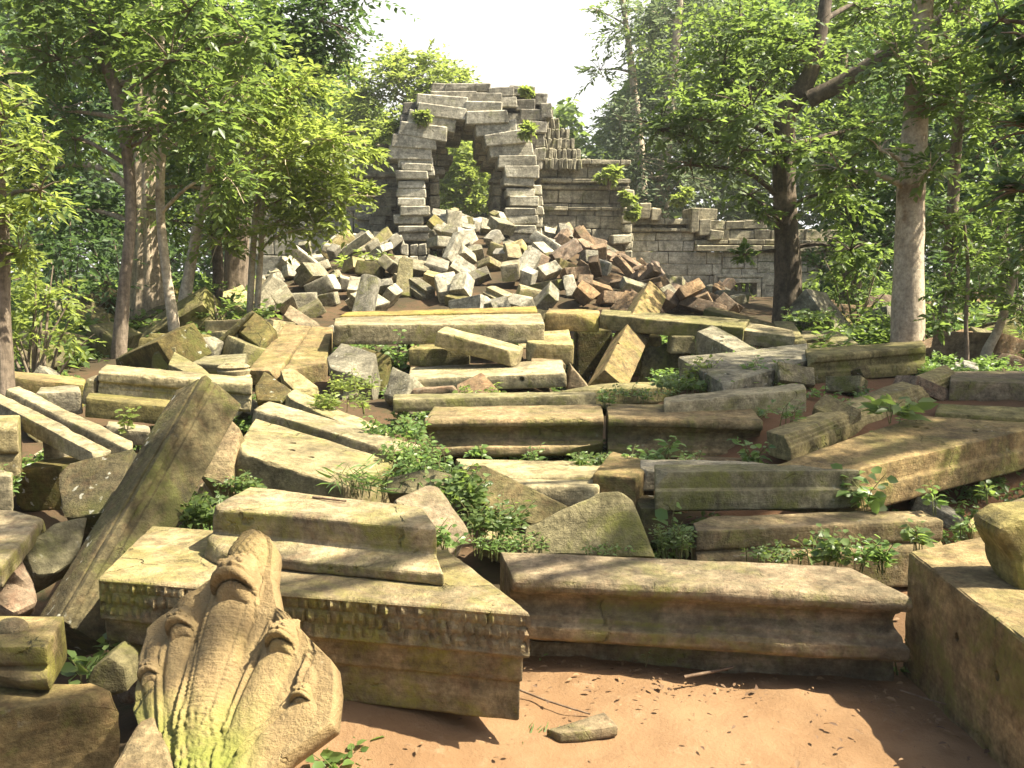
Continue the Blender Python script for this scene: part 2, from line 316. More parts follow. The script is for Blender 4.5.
def plate(name, label, pts, th, mat, Y=None, z=None, amp=0.006, chip=0.02, bvl=0.014, cat='stone block', group=None, res=1.0, away=None, hook=None, trimn=1, trims=0.05):
    """stone from the outline of the face we see (any polygon), th metres thick behind it"""
    SEED[0] += 1; seed = SEED[0]
    P = corners(pts, Y, z); c = sum(P, Vector()) / len(P)
    n = Vector()
    for i in range(len(P)): n += (P[i] - c).cross(P[(i + 1) % len(P)] - c)
    n.normalize()
    if n.dot(c - Vector((0, 0, CAMZ))) < 0: n = -n            # away from us
    if away: n = Vector(away).normalized()
    P = [p - n * 0.0 for p in P]
    bm = bmesh.new(); a = [bm.verts.new(p) for p in P]; b = [bm.verts.new(p + n * th) for p in P]
    k = len(P); bm.faces.new(a); bm.faces.new(b[::-1])
    for i in range(k): bm.faces.new((a[i], b[i], b[(i + 1) % k], a[(i + 1) % k]))
    bmesh.ops.recalc_face_normals(bm, faces=bm.faces[:])
    if trimn and th > 0.08: trim(bm, seed * 3 + 2, trimn, trims)
    bev(bm, min(bvl, th * 0.2))
    s = max(0.018, 5.0 * min(p.y for p in P) / F) * res
    e1 = (P[1] - P[0]).normalized(); e3 = n; e2 = e3.cross(e1).normalized(); e1 = e2.cross(e3).normalized()
    lo = []; hi = []
    for ax in (e1, e2, e3):
        d = [v.co.dot(ax) for v in bm.verts]; lo.append(min(d)); hi.append(max(d))
    gridcut(bm, s, (e1, e2, e3), lo, hi)
    wear(bm, s, amp, chip, seed, hook)
    return finish(bm, name, mat, label, cat, group, None)

def post(name, label, P0, P1, w, d, roll, mat, cat='stone pillar', group=None, profile=None, **kw):
    """squared stone shaft from P0 to P1, rolled about its own axis"""
    SEED[0] += 1; seed = SEED[0]
    ax = (P1 - P0); L = ax.length; ax.normalize()
    e1 = Vector((1, 0, 0)); e1 = (e1 - ax * e1.dot(ax)).normalized(); e2 = ax.cross(e1)
    r = Matrix.Rotation(roll, 3, ax); e1 = r @ e1; e2 = r @ e2
    poly = profile or [(-w / 2, -d / 2), (w / 2, -d / 2), (w / 2, d / 2), (-w / 2, d / 2)]
    bm = bmesh.new(); a = [bm.verts.new((x, y, 0)) for x, y in poly]; b = [bm.verts.new((x, y, L)) for x, y in poly]
    k = len(poly); bm.faces.new(a[::-1]); bm.faces.new(b)
    for i in range(k): bm.faces.new((a[i], a[(i + 1) % k], b[(i + 1) % k], b[i]))
    bmesh.ops.recalc_face_normals(bm, faces=bm.faces[:]); bev(bm, 0.012)
    s = max(0.018, 5.0 * min(P0.y, P1.y) / F)
    gridcut(bm, s, (Vector((1, 0, 0)), Vector((0, 1, 0)), Vector((0, 0, 1))), (-w / 2, -d / 2, 0), (w / 2, d / 2, L))
    wear(bm, s, kw.get('amp', 0.007), kw.get('chip', 0.02), seed)
    for v in bm.verts: v.co = P0 + e1 * v.co.x + e2 * v.co.y + ax * v.co.z
    return finish(bm, name, mat, label, cat, group, None)

def drill(o, holes, r=0.022, depth=0.06):
    """real dowel holes: boolean of small cylinders at picked surface points (px, py)"""
    bpy.context.view_layer.update()
    bm = bmesh.new()
    for px, py in holes:
        org = Vector((0, 0, CAMZ)); d = ray(px, py).normalized()
        ok, loc, nor, _ = o.ray_cast(org - o.location, d)
        if not ok: continue
        q = nor.to_track_quat('Z', 'Y').to_matrix().to_4x4(); q.translation = loc + o.location
        bmesh.ops.create_cone(bm, cap_ends=True, segments=12, radius1=r, radius2=r, depth=depth * 2, matrix=q)
    me = bpy.data.meshes.new('cut'); bm.to_mesh(me); bm.free(); c = bpy.data.objects.new('cut', me); COL.objects.link(c)
    md = o.modifiers.new('b', 'BOOLEAN'); md.object = c; md.operation = 'DIFFERENCE'; md.solver = 'EXACT'; md.use_self = True; md.use_hole_tolerant = True
    dg = bpy.context.evaluated_depsgraph_get(); dg.update(); new = bpy.data.meshes.new_from_object(o.evaluated_get(dg))
    o.modifiers.clear(); old = o.data; o.data = new; bpy.data.meshes.remove(old); bpy.data.objects.remove(c)
    new.set_sharp_from_angle(angle=math.radians(32))

# ------------------------------------------------------------------ ground
def heap(x, y):
    """rubble mound below the gate: crest about y 27"""
    px = [-9.5, -8, -6.5, -5.2, -4.2, -2.6, -1.6, -0.3, 1.2, 2.4, 4.0, 5.8, 7.2, 9]
    zz = [0, 0.2, 0.9, 1.45, 1.6, 1.75, 1.95, 1.95, 1.8, 1.3, 0.65, 0.12, 0, 0]
    return interp(x, px, zz) * sstep(13.5, 26.5, y) * (1 - sstep(29.5, 34, y))
def ground(x, y):
    z = interp(y, [-5, 3.3, 4.25, 5.0, 6.5, 8, 10, 14, 20, 100], [0, 0, -0.05, 0.12, 0.32, 0.44, 0.55, 0.75, 0.8, 0.8])
    z += 0.30 * sstep(0.9, 1.8, x) * sstep(5.2, 6.6, y) * (1 - sstep(8.5, 11, y))
    z += 0.13 * math.exp(-((x + 0.55) / 0.5) ** 2 - ((y - 3.35) / 0.35) ** 2)
    z -= 0.10 * sstep(-1.1, -1.6, x) * sstep(5, 4, y)
    z -= 0.5 * math.exp(-((x - 1.15) / 0.75) ** 4 - ((y - 10.4) / 1.2) ** 4) + 0.3 * math.exp(-((x + 1.1) / 0.35) ** 2 - ((y - 9.7) / 0.5) ** 2)
    hz = heap(x, y)
    if hz > 0.05 and y > 17:                                          # the piers stand clear of the rubble, which pours out between them
        px = 512 + F * x / y
        sil = interp(px, [240, 290, 330, 370, 394, 402, 433, 441, 500, 508, 543, 551, 590, 640, 700, 740], [302, 264, 245, 236, 236, 286, 284, 217, 214, 258, 252, 224, 240, 266, 291, 308])
        hz = min(hz, max(0.0, CAMZ + (268 - sil) / F * y - 0.32 - z) + 0.25 * (1 - sstep(17, 21, y)) * 4)
    return z + hz
def ground_obj():
    xs = np.unique(np.concatenate([np.linspace(-90, -12, 24), np.linspace(-12, -3, 40), np.linspace(-3, 4.5, 190), np.linspace(4.5, 12, 36), np.linspace(12, 90, 24)]))
    ys = np.unique(np.concatenate([np.linspace(-30, 1.5, 14), np.linspace(1.5, 7, 170), np.linspace(7, 35, 110), np.linspace(35, 140, 24)]))
    V = []
    for y in ys:
        for x in xs:
            p = Vector((x, y, 0)); near = 1 if y < 9 else 3
            V.append((x, y, ground(x, y) + 0.022 * near * noise.noise(p * 1.3) + 0.017 * noise.noise(p * 5) + 0.009 * noise.noise(p * 14)))
    nx, ny = len(xs), len(ys); i = np.arange(nx - 1)[None, :] + nx * np.arange(ny - 1)[:, None]
    Fc = np.stack([i, i + 1, i + 1 + nx, i + nx], -1).reshape(-1)
    me = np_mesh('ground', V, Fc, 4); o = link_mesh('ground', me, M['ground']); tag(o, kind='structure')
ground_obj()
# ------------------------------------------------------------------ fallen stones of the causeway, front to back
G_FRONT = 'fallen stones in the foreground'; G_MID = 'fallen stones behind the long moulded beam'; G_LEFT = 'stones heaped on the left'
MOULD = [(0.0435, 0), (0.0116, 0.03), (0.0, 0.12), (0.0087, 0.22), (0.0609, 0.25), (0.0653, 0.31), (0.0943, 0.36), (0.1087, 0.46), (0.1015, 0.54), (0.0725, 0.6), (0.0493, 0.63), (0.0464, 0.7), (0.0, 0.735), (0.0, 0.92), (0.0435, 1)]
LEDGE = [(0.035, 0), (0.03, 0.42), (0.0, 0.47), (0.0, 0.95), (0.02, 1)]
def lotus(h, per, top=0.012, bot=0.13, a=0.014):
    """worn band of carved petals: three staggered rows of rounded bosses, eroded unevenly"""
    def f(p, n):
        q = h - p.z
        if n.y > -0.45 or q < top or q > bot: return 0
        t = (q - top) / (bot - top); env = sstep(0, 0.08, t) * sstep(1, 0.9, t); w = noise.noise(Vector((p.x * 9, p.z * 9, 1))) * 0.35
        row = min(2, int(t * 3 + w * 0.5)) if t * 3 + w * 0.5 > 0 else 0; fy = (t * 3 + w * 0.5 - row) - 0.5
        ph = p.x / (per * 0.72) + 0.5 * (row % 2) + w; k = math.floor(ph); fx = ph - k - 0.5; r = 0.75 + 0.6 * noise.noise(Vector((k * 3.17, row * 5.3, 0.7)))
        boss = max(0, 1 - (fx / 0.46) ** 2 - (fy / 0.52) ** 2) ** 0.6 * r
        er = 0.35 * noise.noise(Vector((p.x * 30, p.z * 30, 2))) + 0.3 * noise.noise(Vector((p.x * 75, p.z * 75, 5)))
        return env * a * (boss * 1.3 + er - 0.85)
    return f
pedestal = block('carved_stone_block', 'big pedestal block with a band of carved lotus petals, the naga statue leaning on it',
      [(98, 578), (531, 613), (447, 549), (152, 525)], 'ochre' and M['ochre'], bot=688, z=0.55, res=0.62, trimn=0,
      profile=[(0.012, 0), (0.0, 0.02), (0.0, 0.37), (0.04, 0.40), (0.055, 0.62), (0.075, 0.64), (0.08, 0.97), (0.10, 1)],
      hookh=lambda h: lotus(h, 0.042, 0.012, 0.15, 0.017), cat='carved block', group=G_FRONT, chip=0.024)
block('moulded_stone_block', 'smaller moulded block with a flared lower edge lying on the big pedestal block',
      [(193, 517), (444, 538), (422, 507), (250, 486)], M['ochre'], h=0.185, z=0.735, res=0.6,
      profile=[(0.17, 0), (0.15, 0.04), (0.15, 0.56), (0.135, 0.60), (0.0, 0.72), (0.0, 0.97), (0.02, 1)], cat='moulded block', group=G_FRONT, chip=0.026)
block('moulded_stone_beam', 'long moulded beam lying along the back of the sandy path, shrubs growing behind it',
      [(513, 577), (914, 598), (852, 567), (500, 551)], M['brown'], bot=642, z=0.395, profile=MOULD, res=0.7, trimn=0, cat='moulded block', group=G_FRONT, chip=0.02)
block('base_stone', 'low recessed base course half buried in sand under the long moulded beam',
      [(524, 641), (893, 648), (880, 636), (524, 632)], M['brown'], h=0.34, Y=[4.11, 3.86, 4.2, 4.4], res=1, trimn=0, cat='stone block', group=G_FRONT)
bigbox = block('stone_block', 'big plain block with two small holes at the right edge of the sandy path',
      [(908, 551), (1066, 672), (1230, 590), (1020, 528)], M['brown'], h=0.56, z=0.5, res=0.8, trimn=0, cat='stone block', group=G_FRONT)
drill(bigbox, [(957, 637), (997, 676)], 0.018)
plate('broken_stone', 'mossy broken corner stone resting on the big block at the right edge',
      [(1018, 592), (1014, 562), (1000, 540), (998, 528), (1020, 518), (1085, 515), (1095, 600), (1050, 606)], 0.26, M['mossy'], Y=3.45, cat='broken stone', group=G_FRONT, bvl=0.03, chip=0.035)
block('stone_step', 'stone step with a grooved front just behind the long moulded beam on the right',
      [(697, 533), (947, 522), (922, 510), (690, 516)], M['brown'], h=0.33, z=0.42, profile=[(0.03, 0), (0.03, 0.3), (0.05, 0.33), (0.0, 0.42), (0.0, 1)], res=0.8, cat='stone block', group=G_FRONT)
block('stone_step', 'ledged stone course with green stained front behind the grooved step',
      [(656, 474), (862, 472), (850, 464), (655, 465)], M['mossy'], bot=512, z=0.62, profile=LEDGE, res=0.8, cat='stone block', group=G_FRONT)
wide = block('paving_slab', 'wide ledged slab with a long crack and paired dowel holes, rising to the right edge',
      [(858, 471), (1062, 424), (918, 415), (768, 467)], M['brown'], h=0.25, z=[0.62, 0.72, 0.74, 0.62], profile=LEDGE, res=0.8, cat='stone slab', group=G_FRONT)
drill(wide, [(916, 427), (926, 428), (802, 466), (975, 431)], 0.02)
block('fluted_stone_beam', 'fluted beam with fine ridges along its side, propped above the cracked slab',
      [(789, 437), (957, 373), (946, 364), (766, 431)], M['tan'], h=0.16, Y=[5.75, 7.7, 7.95, 6.05], res=0.7,
      profile=[(0.06, 0), (0.055, 0.10), (0.035, 0.12), (0.035, 0.26), (0.018, 0.28), (0.018, 0.42), (0.0, 0.44), (0.0, 1)], cat='stone beam', group=G_FRONT, tilt_h=1)
block('moulded_stone_block', 'mossy moulded block perched on red earth near the foot of the pale trunk',
      [(808, 356), (926, 346), (922, 340), (805, 349)], M['mossy'], bot=385, Y=[7.9, 8.3, 8.8, 8.4], profile=[(0.03, 0), (0, 0.06), (0, 0.25), (0.03, 0.3), (0.03, 0.55), (0.0, 0.62), (0.0, 1)], cat='moulded block', group=G_FRONT)
block('stone_beam', 'plain beam end running out from under the mossy block on red earth',
      [(664, 403), (806, 389), (804, 382), (664, 396)], M['tan'], bot=428, Y=[6.6, 6.9, 7.3, 7.0], cat='stone beam', group=G_MID)
sl = block('stone_slab', 'large grey slab with four dowel holes, tilted up behind the cracked beam',
      [(724, 384), (810, 359), (807, 343), (678, 357)], M['grey'], h=0.22, Y=[7.2, 8.1, 9.1, 8.4], cat='stone slab', group=G_MID)
drill(sl, [(706, 372), (728, 374), (775, 348), (793, 357), (696, 366)], 0.022)
sl = block('leaning_stone', 'leaning stone with two holes under the end of the long dark beam',
      [(736, 351), (758, 348), (712, 324), (697, 331)], M['grey'], h=0.36, Y=[9.0, 9.2, 9.9, 9.7], cat='stone block', group=G_MID)
drill(sl, [(722, 337), (721, 341)], 0.025)
block('stone_beam', 'long dark beam bridging the black hollow in the middle of the ruins',
      [(600, 314), (744, 328), (750, 319), (602, 309)], M['mossy'], h=0.17, Y=[10.6, 9.9, 10.5, 11.3], cat='stone beam', group=G_MID)
block('stone_beam', 'short beam with a broken pale end, left of the long dark bridging beam',
      [(545, 313), (599, 314), (600, 309), (548, 308)], M['ochre'], h=0.20, Y=[10.7, 10.65, 11.3, 11.4], cat='stone beam', group=G_MID)
block('stone_slab', 'flat sunlit slab lying over the right end of the long dark beam',
      [(690, 324), (795, 337), (792, 330), (720, 317)], M['tan'], h=0.14, Y=[10.3, 9.7, 10.2, 11.0], cat='stone slab', group=G_MID)
block('stone_beam', 'dark beam sloping down to the right below the reddish rubble',
      [(704, 309), (776, 329), (778, 324), (712, 305)], M['dark'], h=0.16, Y=[11.6, 11.0, 11.4, 12.0], cat='stone beam', group=G_MID)
sh = post('stone_pillar', 'square pillar leaning through the dark hollow with its head against the rubble', PY(606, 389, 9.3), PY(651, 296, 12.0), 0.30, 0.30, math.radians(38), M['brown'], cat='stone pillar', group=G_MID)
drill(sh, [(615, 342), (618, 343)], 0.022)
plate('carved_block', 'upright carved stone with streaked folds standing in the dark hollow', [(636, 388), (645, 347), (676, 342), (690, 350), (684, 388)], 0.3, M['mossy'], Y=[10.3, 10.5, 10.5, 10.4, 10.2], cat='carved block', group=G_MID,
      hook=lambda p, n: 0.02 * math.sin(p.x * 75))
plate('stone_block', 'small mossy block wedged under the long dark beam', [(670, 354), (672, 336), (695, 336), (697, 354)], 0.3, M['mossy'], Y=10.1, group=G_MID)
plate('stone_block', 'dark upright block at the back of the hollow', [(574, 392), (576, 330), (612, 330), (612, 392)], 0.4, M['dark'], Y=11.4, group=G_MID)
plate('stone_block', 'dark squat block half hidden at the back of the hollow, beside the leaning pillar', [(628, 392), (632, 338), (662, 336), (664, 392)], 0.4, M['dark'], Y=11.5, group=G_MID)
block('stone_beam', 'great pale sunlit beam in front of the arch rubble', [(334, 325), (545, 324), (541, 313), (335, 317)], M['tan'], bot=345, Y=[9.9, 10, 10.9, 10.7], cat='stone beam', group=G_MID)
block('stone_beam', 'thin beam lying close behind the great pale sunlit beam', [(340, 316), (538, 311), (536, 306), (345, 312)], M['ochre'], h=0.16, Y=[11.0, 11.2, 11.7, 11.5], cat='stone beam', group=G_MID)
block('stone_beam', 'tilted beam leaning down to the right on the great pale beam', [(437, 331), (519, 353), (524, 347), (445, 325)], M['tan'], bot=347, Y=[9.15, 9.0, 9.35, 9.5], cat='stone beam', group=G_MID)
block('stone_block', 'short block propping the tilted beam', [(408, 349), (470, 348), (470, 343), (412, 344)], M['mossy'], bot=367, Y=[9.5, 9.5, 10.0, 10.0], group=G_MID)
block('stone_block', 'squarish block with a worn top at the right end of the great pale beam', [(527, 343), (574, 345), (569, 329), (527, 333)], M['tan'], bot=363, Y=[9.8, 9.8, 10.7, 10.6], group=G_MID)
block('stone_block', 'broken block under the squarish worn block', [(531, 362), (566, 364), (562, 358), (531, 357)], M['brown'], bot=385, Y=[9.4, 9.4, 9.9, 9.9], group=G_MID)
sl = block('stone_slab', 'pale slab with two dowel holes below the tilted beam', [(408, 379), (566, 373), (562, 360), (410, 367)], M['tan'], bot=393, Y=[8.6, 8.5, 9.35, 9.4], cat='stone slab', group=G_MID, tilt_h=1)
drill(sl, [(521, 372), (522, 379)], 0.024)
plate('broken_stone', 'purplish broken slab piece leaning on the pale slab with dowel holes', [(455, 394), (457, 384), (482, 371), (504, 394)], 0.12, M['red'], Y=[8.2, 8.3, 8.45, 8.2], cat='broken stone', group=G_MID)
plate('broken_stone', 'flat reddish fragment beside the purplish broken piece', [(410, 397), (412, 390), (453, 386), (461, 395)], 0.14, M['red'], Y=8.2, cat='broken stone', group=G_MID)
plate('stone_block', 'grey upright block with a slanted top left of the pale slab', [(381, 398), (392, 366), (412, 374), (406, 400)], 0.28, M['grey'], Y=[8.4, 8.6, 8.4, 8.2], group=G_MID)
plate('broken_stone', 'brown wedge of stone at the left rim of the dark hollow', [(566, 390), (571, 365), (590, 388)], 0.35, M['brown'], Y=9.2, cat='broken stone', group=G_MID)
plate('stone_block', 'greyish tilted block with a bright chipped corner left of the dark gap', [(326, 357), (341, 342), (352, 345), (376, 353), (370, 381), (330, 368)], 0.34, M['grey'], Y=[9.1, 9.4, 9.3, 9.0, 8.7, 8.8], group=G_MID)
plate('stone_block', 'narrow dark block tilted close behind the greyish tilted one', [(362, 346), (390, 355), (384, 392), (352, 384)], 0.3, M['dark'], Y=[9.7, 9.5, 9.3, 9.4], group=G_MID)
block('stone_slab', 'left one of two flat mottled slabs lying side by side below the rubble', [(248, 370), (278, 371), (311, 326), (285, 324)], M['brown'], h=0.16, Y=[9.3, 9.2, 11.2, 11.4], cat='stone slab', group=G_MID)
block('stone_slab', 'right one of two flat mottled slabs lying side by side below the rubble', [(281, 372), (326, 363), (333, 327), (312, 326)], M['brown'], h=0.22, Y=[9.1, 9.5, 11.0, 11.1], cat='stone slab', group=G_MID)
plate('stone_block', 'dark diamond-shaped face of a tipped block beside the thin pale trunks', [(236, 329), (252, 310), (276, 327), (260, 347)], 0.45, M['dark'], Y=[10.6, 10.9, 10.6, 10.2], group=G_LEFT)
plate('stone_slab', 'thin mossy slab on edge against the tipped dark block', [(213, 343), (249, 312), (254, 312), (236, 332), (224, 349)], 0.12, M['mossy'], Y=10.5, cat='stone slab', group=G_LEFT)
plate('stone_slab', 'dark slab sticking up at an angle at the foot of the rubble', [(283, 315), (290, 304), (325, 327), (305, 329)], 0.3, M['brown'], Y=[12, 12.2, 11.9, 11.7], cat='stone slab', group=G_LEFT)
block('carved_stone_block', 'ornate block with a carved lotus band on the sunlit left', [(98, 371), (252, 384), (252, 378), (106, 364)], M['tan'], h=0.22, Y=[7.2, 7.1, 7.55, 7.7], res=0.6,
      profile=[(0.02, 0), (0.0, 0.06), (0.0, 0.36), (0.04, 0.42), (0.02, 0.55), (0.0, 0.9), (0.03, 1)], hookh=lambda h: lotus(h, 0.05, 0.10, 0.2, 0.014), cat='carved block', group=G_LEFT)
block('stone_beam', 'rounded mossy beam right under the ornate carved block', [(86, 398), (180, 408), (182, 398), (90, 389)], M['mossy'], bot=417, Y=[6.9, 6.8, 7.3, 7.4], cat='stone beam', group=G_LEFT)
plate('stone_block', 'short pale end block left of the ornate carved block', [(81, 404), (83, 378), (95, 380), (94, 406)], 0.25, M['tan'], Y=7.2, group=G_LEFT)
block('stone_slab', 'small bright slab lying under the rounded mossy beam', [(105, 428), (150, 432), (150, 426), (108, 421)], M['tan'], h=0.1, Y=[6.4, 6.3, 6.7, 6.8], cat='stone slab', group=G_LEFT)
block('stone_beam', 'long level beam with a sunlit top at the left edge', [(-30, 373), (84, 385), (86, 378), (-30, 366)], M['ochre'], h=0.22, Y=[7.9, 7.8, 8.3, 8.4], cat='stone beam', group=G_LEFT)
block('stone_block', 'bright topped block behind the two crossing diagonal beams', [(35, 393), (81, 391), (79, 384), (40, 387)], M['tan'], h=0.18, Y=[7.2, 7.2, 7.6, 7.6], group=G_LEFT)
block('stone_beam', 'upper one of two parallel diagonal beams with white sunlit tops', [(6, 389), (129, 450), (139, 444), (19, 385)], M['tan'], h=0.11, Y=[6.4, 5.45, 5.6, 6.65], cat='stone beam', group=G_LEFT, tilt_h=1)
block('stone_beam', 'lower one of two parallel diagonal beams with white sunlit tops', [(-16, 395), (99, 456), (112, 450), (-2, 391)], M['tan'], h=0.10, Y=[6.25, 5.3, 5.42, 6.4], cat='stone beam', group=G_LEFT, tilt_h=1)
block('moulded_stone_block', 'bright moulded stone at the left edge under the diagonal beams', [(-60, 424), (17, 424), (20, 415), (-60, 415)], M['tan'], bot=480, Y=[5.5, 5.5, 5.9, 5.9], profile=[(0.05, 0), (0, 0.1), (0, 0.5), (0.05, 0.55), (0.02, 0.6), (0.0, 0.95), (0.02, 1)], cat='moulded block', group=G_LEFT)
plate('stone_block', 'upright sunlit stub under the diagonal beams', [(43, 470), (41, 436), (58, 438), (61, 468)], 0.25, M['tan'], Y=6.0, group=G_LEFT)
plate('stone_block', 'narrow sunlit stub right beside the upright one under the diagonal beams', [(61, 466), (60, 438), (72, 441), (74, 463)], 0.22, M['tan'], Y=6.15, group=G_LEFT)
block('stone_block', 'bright low block at the left edge beneath the moulded stone', [(-60, 476), (12, 476), (14, 468), (-60, 468)], M['tan'], bot=520, Y=[5.1, 5.1, 5.5, 5.5], group=G_LEFT)
plate('stone_block', 'dark lichen-spotted block leaning behind the big leaning pillar', [(63, 518), (112, 512), (133, 449), (56, 467)], 0.28, M['dark'], Y=[4.95, 4.9, 5.25, 5.2], group=G_LEFT, chip=0.03)
lp = post('leaning_pillar', 'big dark pillar with a ribbed edge leaning up to the right beside the carved pedestal', PY(70, 640, 3.9), PY(209, 397, 4.95), 0.25, 0.22, math.radians(-38), M['dark'], cat='stone pillar', group=G_LEFT,
     profile=[(-0.135, -0.125), (0.07, -0.125), (0.07, -0.105), (0.09, -0.105), (0.09, -0.125), (0.135, -0.125), (0.135, -0.08), (0.118, -0.08), (0.118, -0.05), (0.135, -0.05), (0.135, 0.125), (-0.135, 0.125)], amp=0.005, chip=0.008)
plate('broken_stone', 'dark green rounded slab propped behind the foot of the leaning pillar', [(20, 552), (34, 536), (55, 521), (90, 514), (78, 560), (40, 582)], 0.18, M['mossy'], Y=[4.2, 4.25, 4.35, 4.5, 4.3, 4.1], cat='broken stone', group=G_LEFT, bvl=0.03)
block('stone_slab', 'flat yellowish slab at the left edge above a red broken base', [(-70, 562), (2, 567), (48, 512), (-20, 509)], M['ochre'], h=0.09, Y=[3.75, 3.72, 4.5, 4.55], cat='stone slab', group=G_LEFT)
plate('broken_stone', 'crumbling red lump under the flat yellowish slab', [(-30, 600), (-20, 575), (6, 568), (22, 556), (36, 585), (38, 602), (10, 615)], 0.4, M['red'], Y=[3.85, 3.9, 3.9, 4.1, 4.0, 3.9, 3.8], cat='broken stone', group=G_LEFT, bvl=0.03, chip=0.05, amp=0.02)
bb = block('moulded_stone_block', 'moulded block with a raised boss on top at the left edge', [(-60, 648), (46, 649), (66, 614), (-50, 616)], M['ochre'], h=0.17, z=0.46, profile=[(0.02, 0), (0.02, 0.4), (0.04, 0.45), (0.0, 0.6), (0.01, 0.8), (0.05, 1)], cat='moulded block', group=G_LEFT, res=0.8, bvl=0.02)
def dome(p, r, h, mat, name, parent):
    bm = bmesh.new(); bmesh.ops.create_uvsphere(bm, u_segments=24, v_segments=12, radius=1)
    for v in bm.verts: v.co = Vector((v.co.x * r, v.co.y * r * 0.8, v.co.z * h)) * (1 + 0.08 * noise.noise(v.co * 3))
    me = bpy.data.meshes.new(name); bm.to_mesh(me); bm.free(); return link_mesh(name, me, mat, parent, p - parent.location)
dome(PZ(12, 628, 0.46), 0.055, 0.035, M['ochre'], 'boss', bb)
block('stone_block', 'low mossy-topped block in the front left corner with a reddish face', [(-60, 718), (124, 694), (92, 682), (-60, 686)], M['brown'], h=0.36, z=[0.31, 0.27, 0.27, 0.31], res=0.7, group=G_LEFT, bvl=0.014, chip=0.018)
plate('broken_stone', 'small green stone in the gap between the corner block and the statue', [(82, 690), (92, 668), (108, 656), (124, 668), (128, 692), (104, 700)], 0.16, M['mossy'], Y=3.25, cat='broken stone', group=G_LEFT, bvl=0.03)
plate('broken_stone', 'reddish lump jutting out below the left end of the carved pedestal', [(116, 706), (108, 668), (112, 636), (138, 640), (150, 700)], 0.3, M['red'], Y=[3.5, 3.55, 3.6, 3.5, 3.4], cat='broken stone', group=G_FRONT, bvl=0.04)
plate('stone_slab', 'leaning slab fragment at the left foot of the naga statue', [(96, 790), (140, 712), (152, 700), (185, 790)], 0.12, M['brown'], Y=[2.35, 2.62, 2.66, 2.35], cat='stone slab', group=G_FRONT)
sl = block('stone_slab', 'sunlit slab with a pair of dowel holes sloping down to the leafy patch', [(234, 450), (346, 487), (396, 462), (255, 417)], M['tan'], h=0.30, Y=[5.35, 4.9, 5.6, 6.25], cat='stone slab', group=G_FRONT, res=0.8, tilt_h=1)
drill(sl, [(293, 443), (292, 450), (311, 457)], 0.022)
block('stone_beam', 'beam running above the sunlit slab with dowel holes, parallel to it', [(253, 408), (402, 454), (424, 446), (268, 400)], M['tan'], h=0.14, Y=[6.45, 5.6, 5.95, 6.9], cat='stone beam', group=G_FRONT, tilt_h=1)
block('stone_beam', 'narrow bright beam with plants on it, uppermost of three sloping ones', [(284, 396), (372, 436), (392, 432), (295, 388)], M['tan'], h=0.11, Y=[7.2, 6.3, 6.55, 7.55], cat='stone beam', group=G_FRONT, tilt_h=1)
plate('stone_block', 'dark gable-shaped block at the head of the narrow bright beam', [(254, 386), (264, 369), (292, 390), (280, 401), (256, 400)], 0.3, M['dark'], Y=[7.6, 7.8, 7.5, 7.3, 7.4], group=G_LEFT)
plate('stone_block', 'rough block with a pale ridge right of the dark gable-shaped one', [(284, 380), (280, 369), (294, 368), (318, 386), (320, 396), (300, 396)], 0.3, M['tan'], Y=[7.9, 8.1, 8.1, 7.9, 7.8, 7.8], group=G_LEFT)
plate('stone_block', 'narrow filler stone wedged beside the head of the leaning pillar', [(200, 478), (206, 450), (228, 416), (240, 428), (230, 486)], 0.3, M['brown'], Y=[5.3, 5.35, 5.6, 5.5, 5.2], group=G_LEFT)
block('stone_slab', 'mossy slab with its edge to us left of the two mottled slabs', [(168, 364), (206, 379), (217, 375), (174, 351)], M['mossy'], h=0.2, Y=[9.0, 8.6, 8.9, 9.6], cat='stone slab', group=G_LEFT)
block('stone_slab', 'long mossy slab sagging between the carved drum and the trees', [(190, 363), (244, 366), (247, 353), (204, 356)], M['mossy'], h=0.14, Y=[9.3, 9.1, 9.9, 10.0], cat='stone slab', group=G_LEFT)
plate('stone_block', 'pale rounded block under the trees left of the tipped dark block', [(178, 356), (184, 340), (205, 338), (216, 344), (214, 358)], 0.3, M['grey'], Y=10.2, group=G_LEFT)
plate('stone_block', 'squat greenish block at the foot of the ribbed trunk', [(150, 371), (152, 350), (175, 347), (178, 368)], 0.3, M['mossy'], Y=9.8, group=G_LEFT)
# carved drum
def drum(P, r, h):
    prof = [(0.7, 0), (0.96, 0.02), (1.0, 0.2), (0.9, 0.3), (0.93, 0.42), (0.98, 0.6), (0.88, 0.7), (0.95, 0.85), (0.8, 0.98), (0.5, 1.0), (0.42, 1.12), (0.3, 1.14), (0, 1.14)]
    bm = bmesh.new(); rings = []
    for a, b in prof: rings.append([bm.verts.new((r * a * math.cos(i / 16 * math.pi), r * a * math.sin(i / 16 * math.pi), h * b)) for i in range(32)])
    for q in range(len(rings) - 1):
        for i in range(32): bm.faces.new((rings[q][i], rings[q][(i + 1) % 32], rings[q + 1][(i + 1) % 32], rings[q + 1][i]))
    bm.faces.new(rings[0][::-1]); bmesh.ops.remove_doubles(bm, verts=bm.verts[:], dist=1e-4)
    for v in bm.verts: v.co *= 1 + 0.03 * noise.noise(v.co * 12)
    me = bpy.data.meshes.new('carved_drum'); bm.to_mesh(me); bm.free()
    tag(link_mesh('carved_drum', me, M['tan'], None, P, True, math.radians(40)), 'small round carved drum standing behind the ornate block', 'carved stone')
drum(PY(234, 379, 8.4), 0.15, 0.13)
block('moulded_stone_beam', 'left half of the long cracked moulded beam across the middle', [(424, 419), (604, 417), (601, 404), (434, 407)], M['brown'], bot=459, z=0.69, profile=MOULD, cat='moulded block', group=G_MID, res=0.8, bvl=0.03)
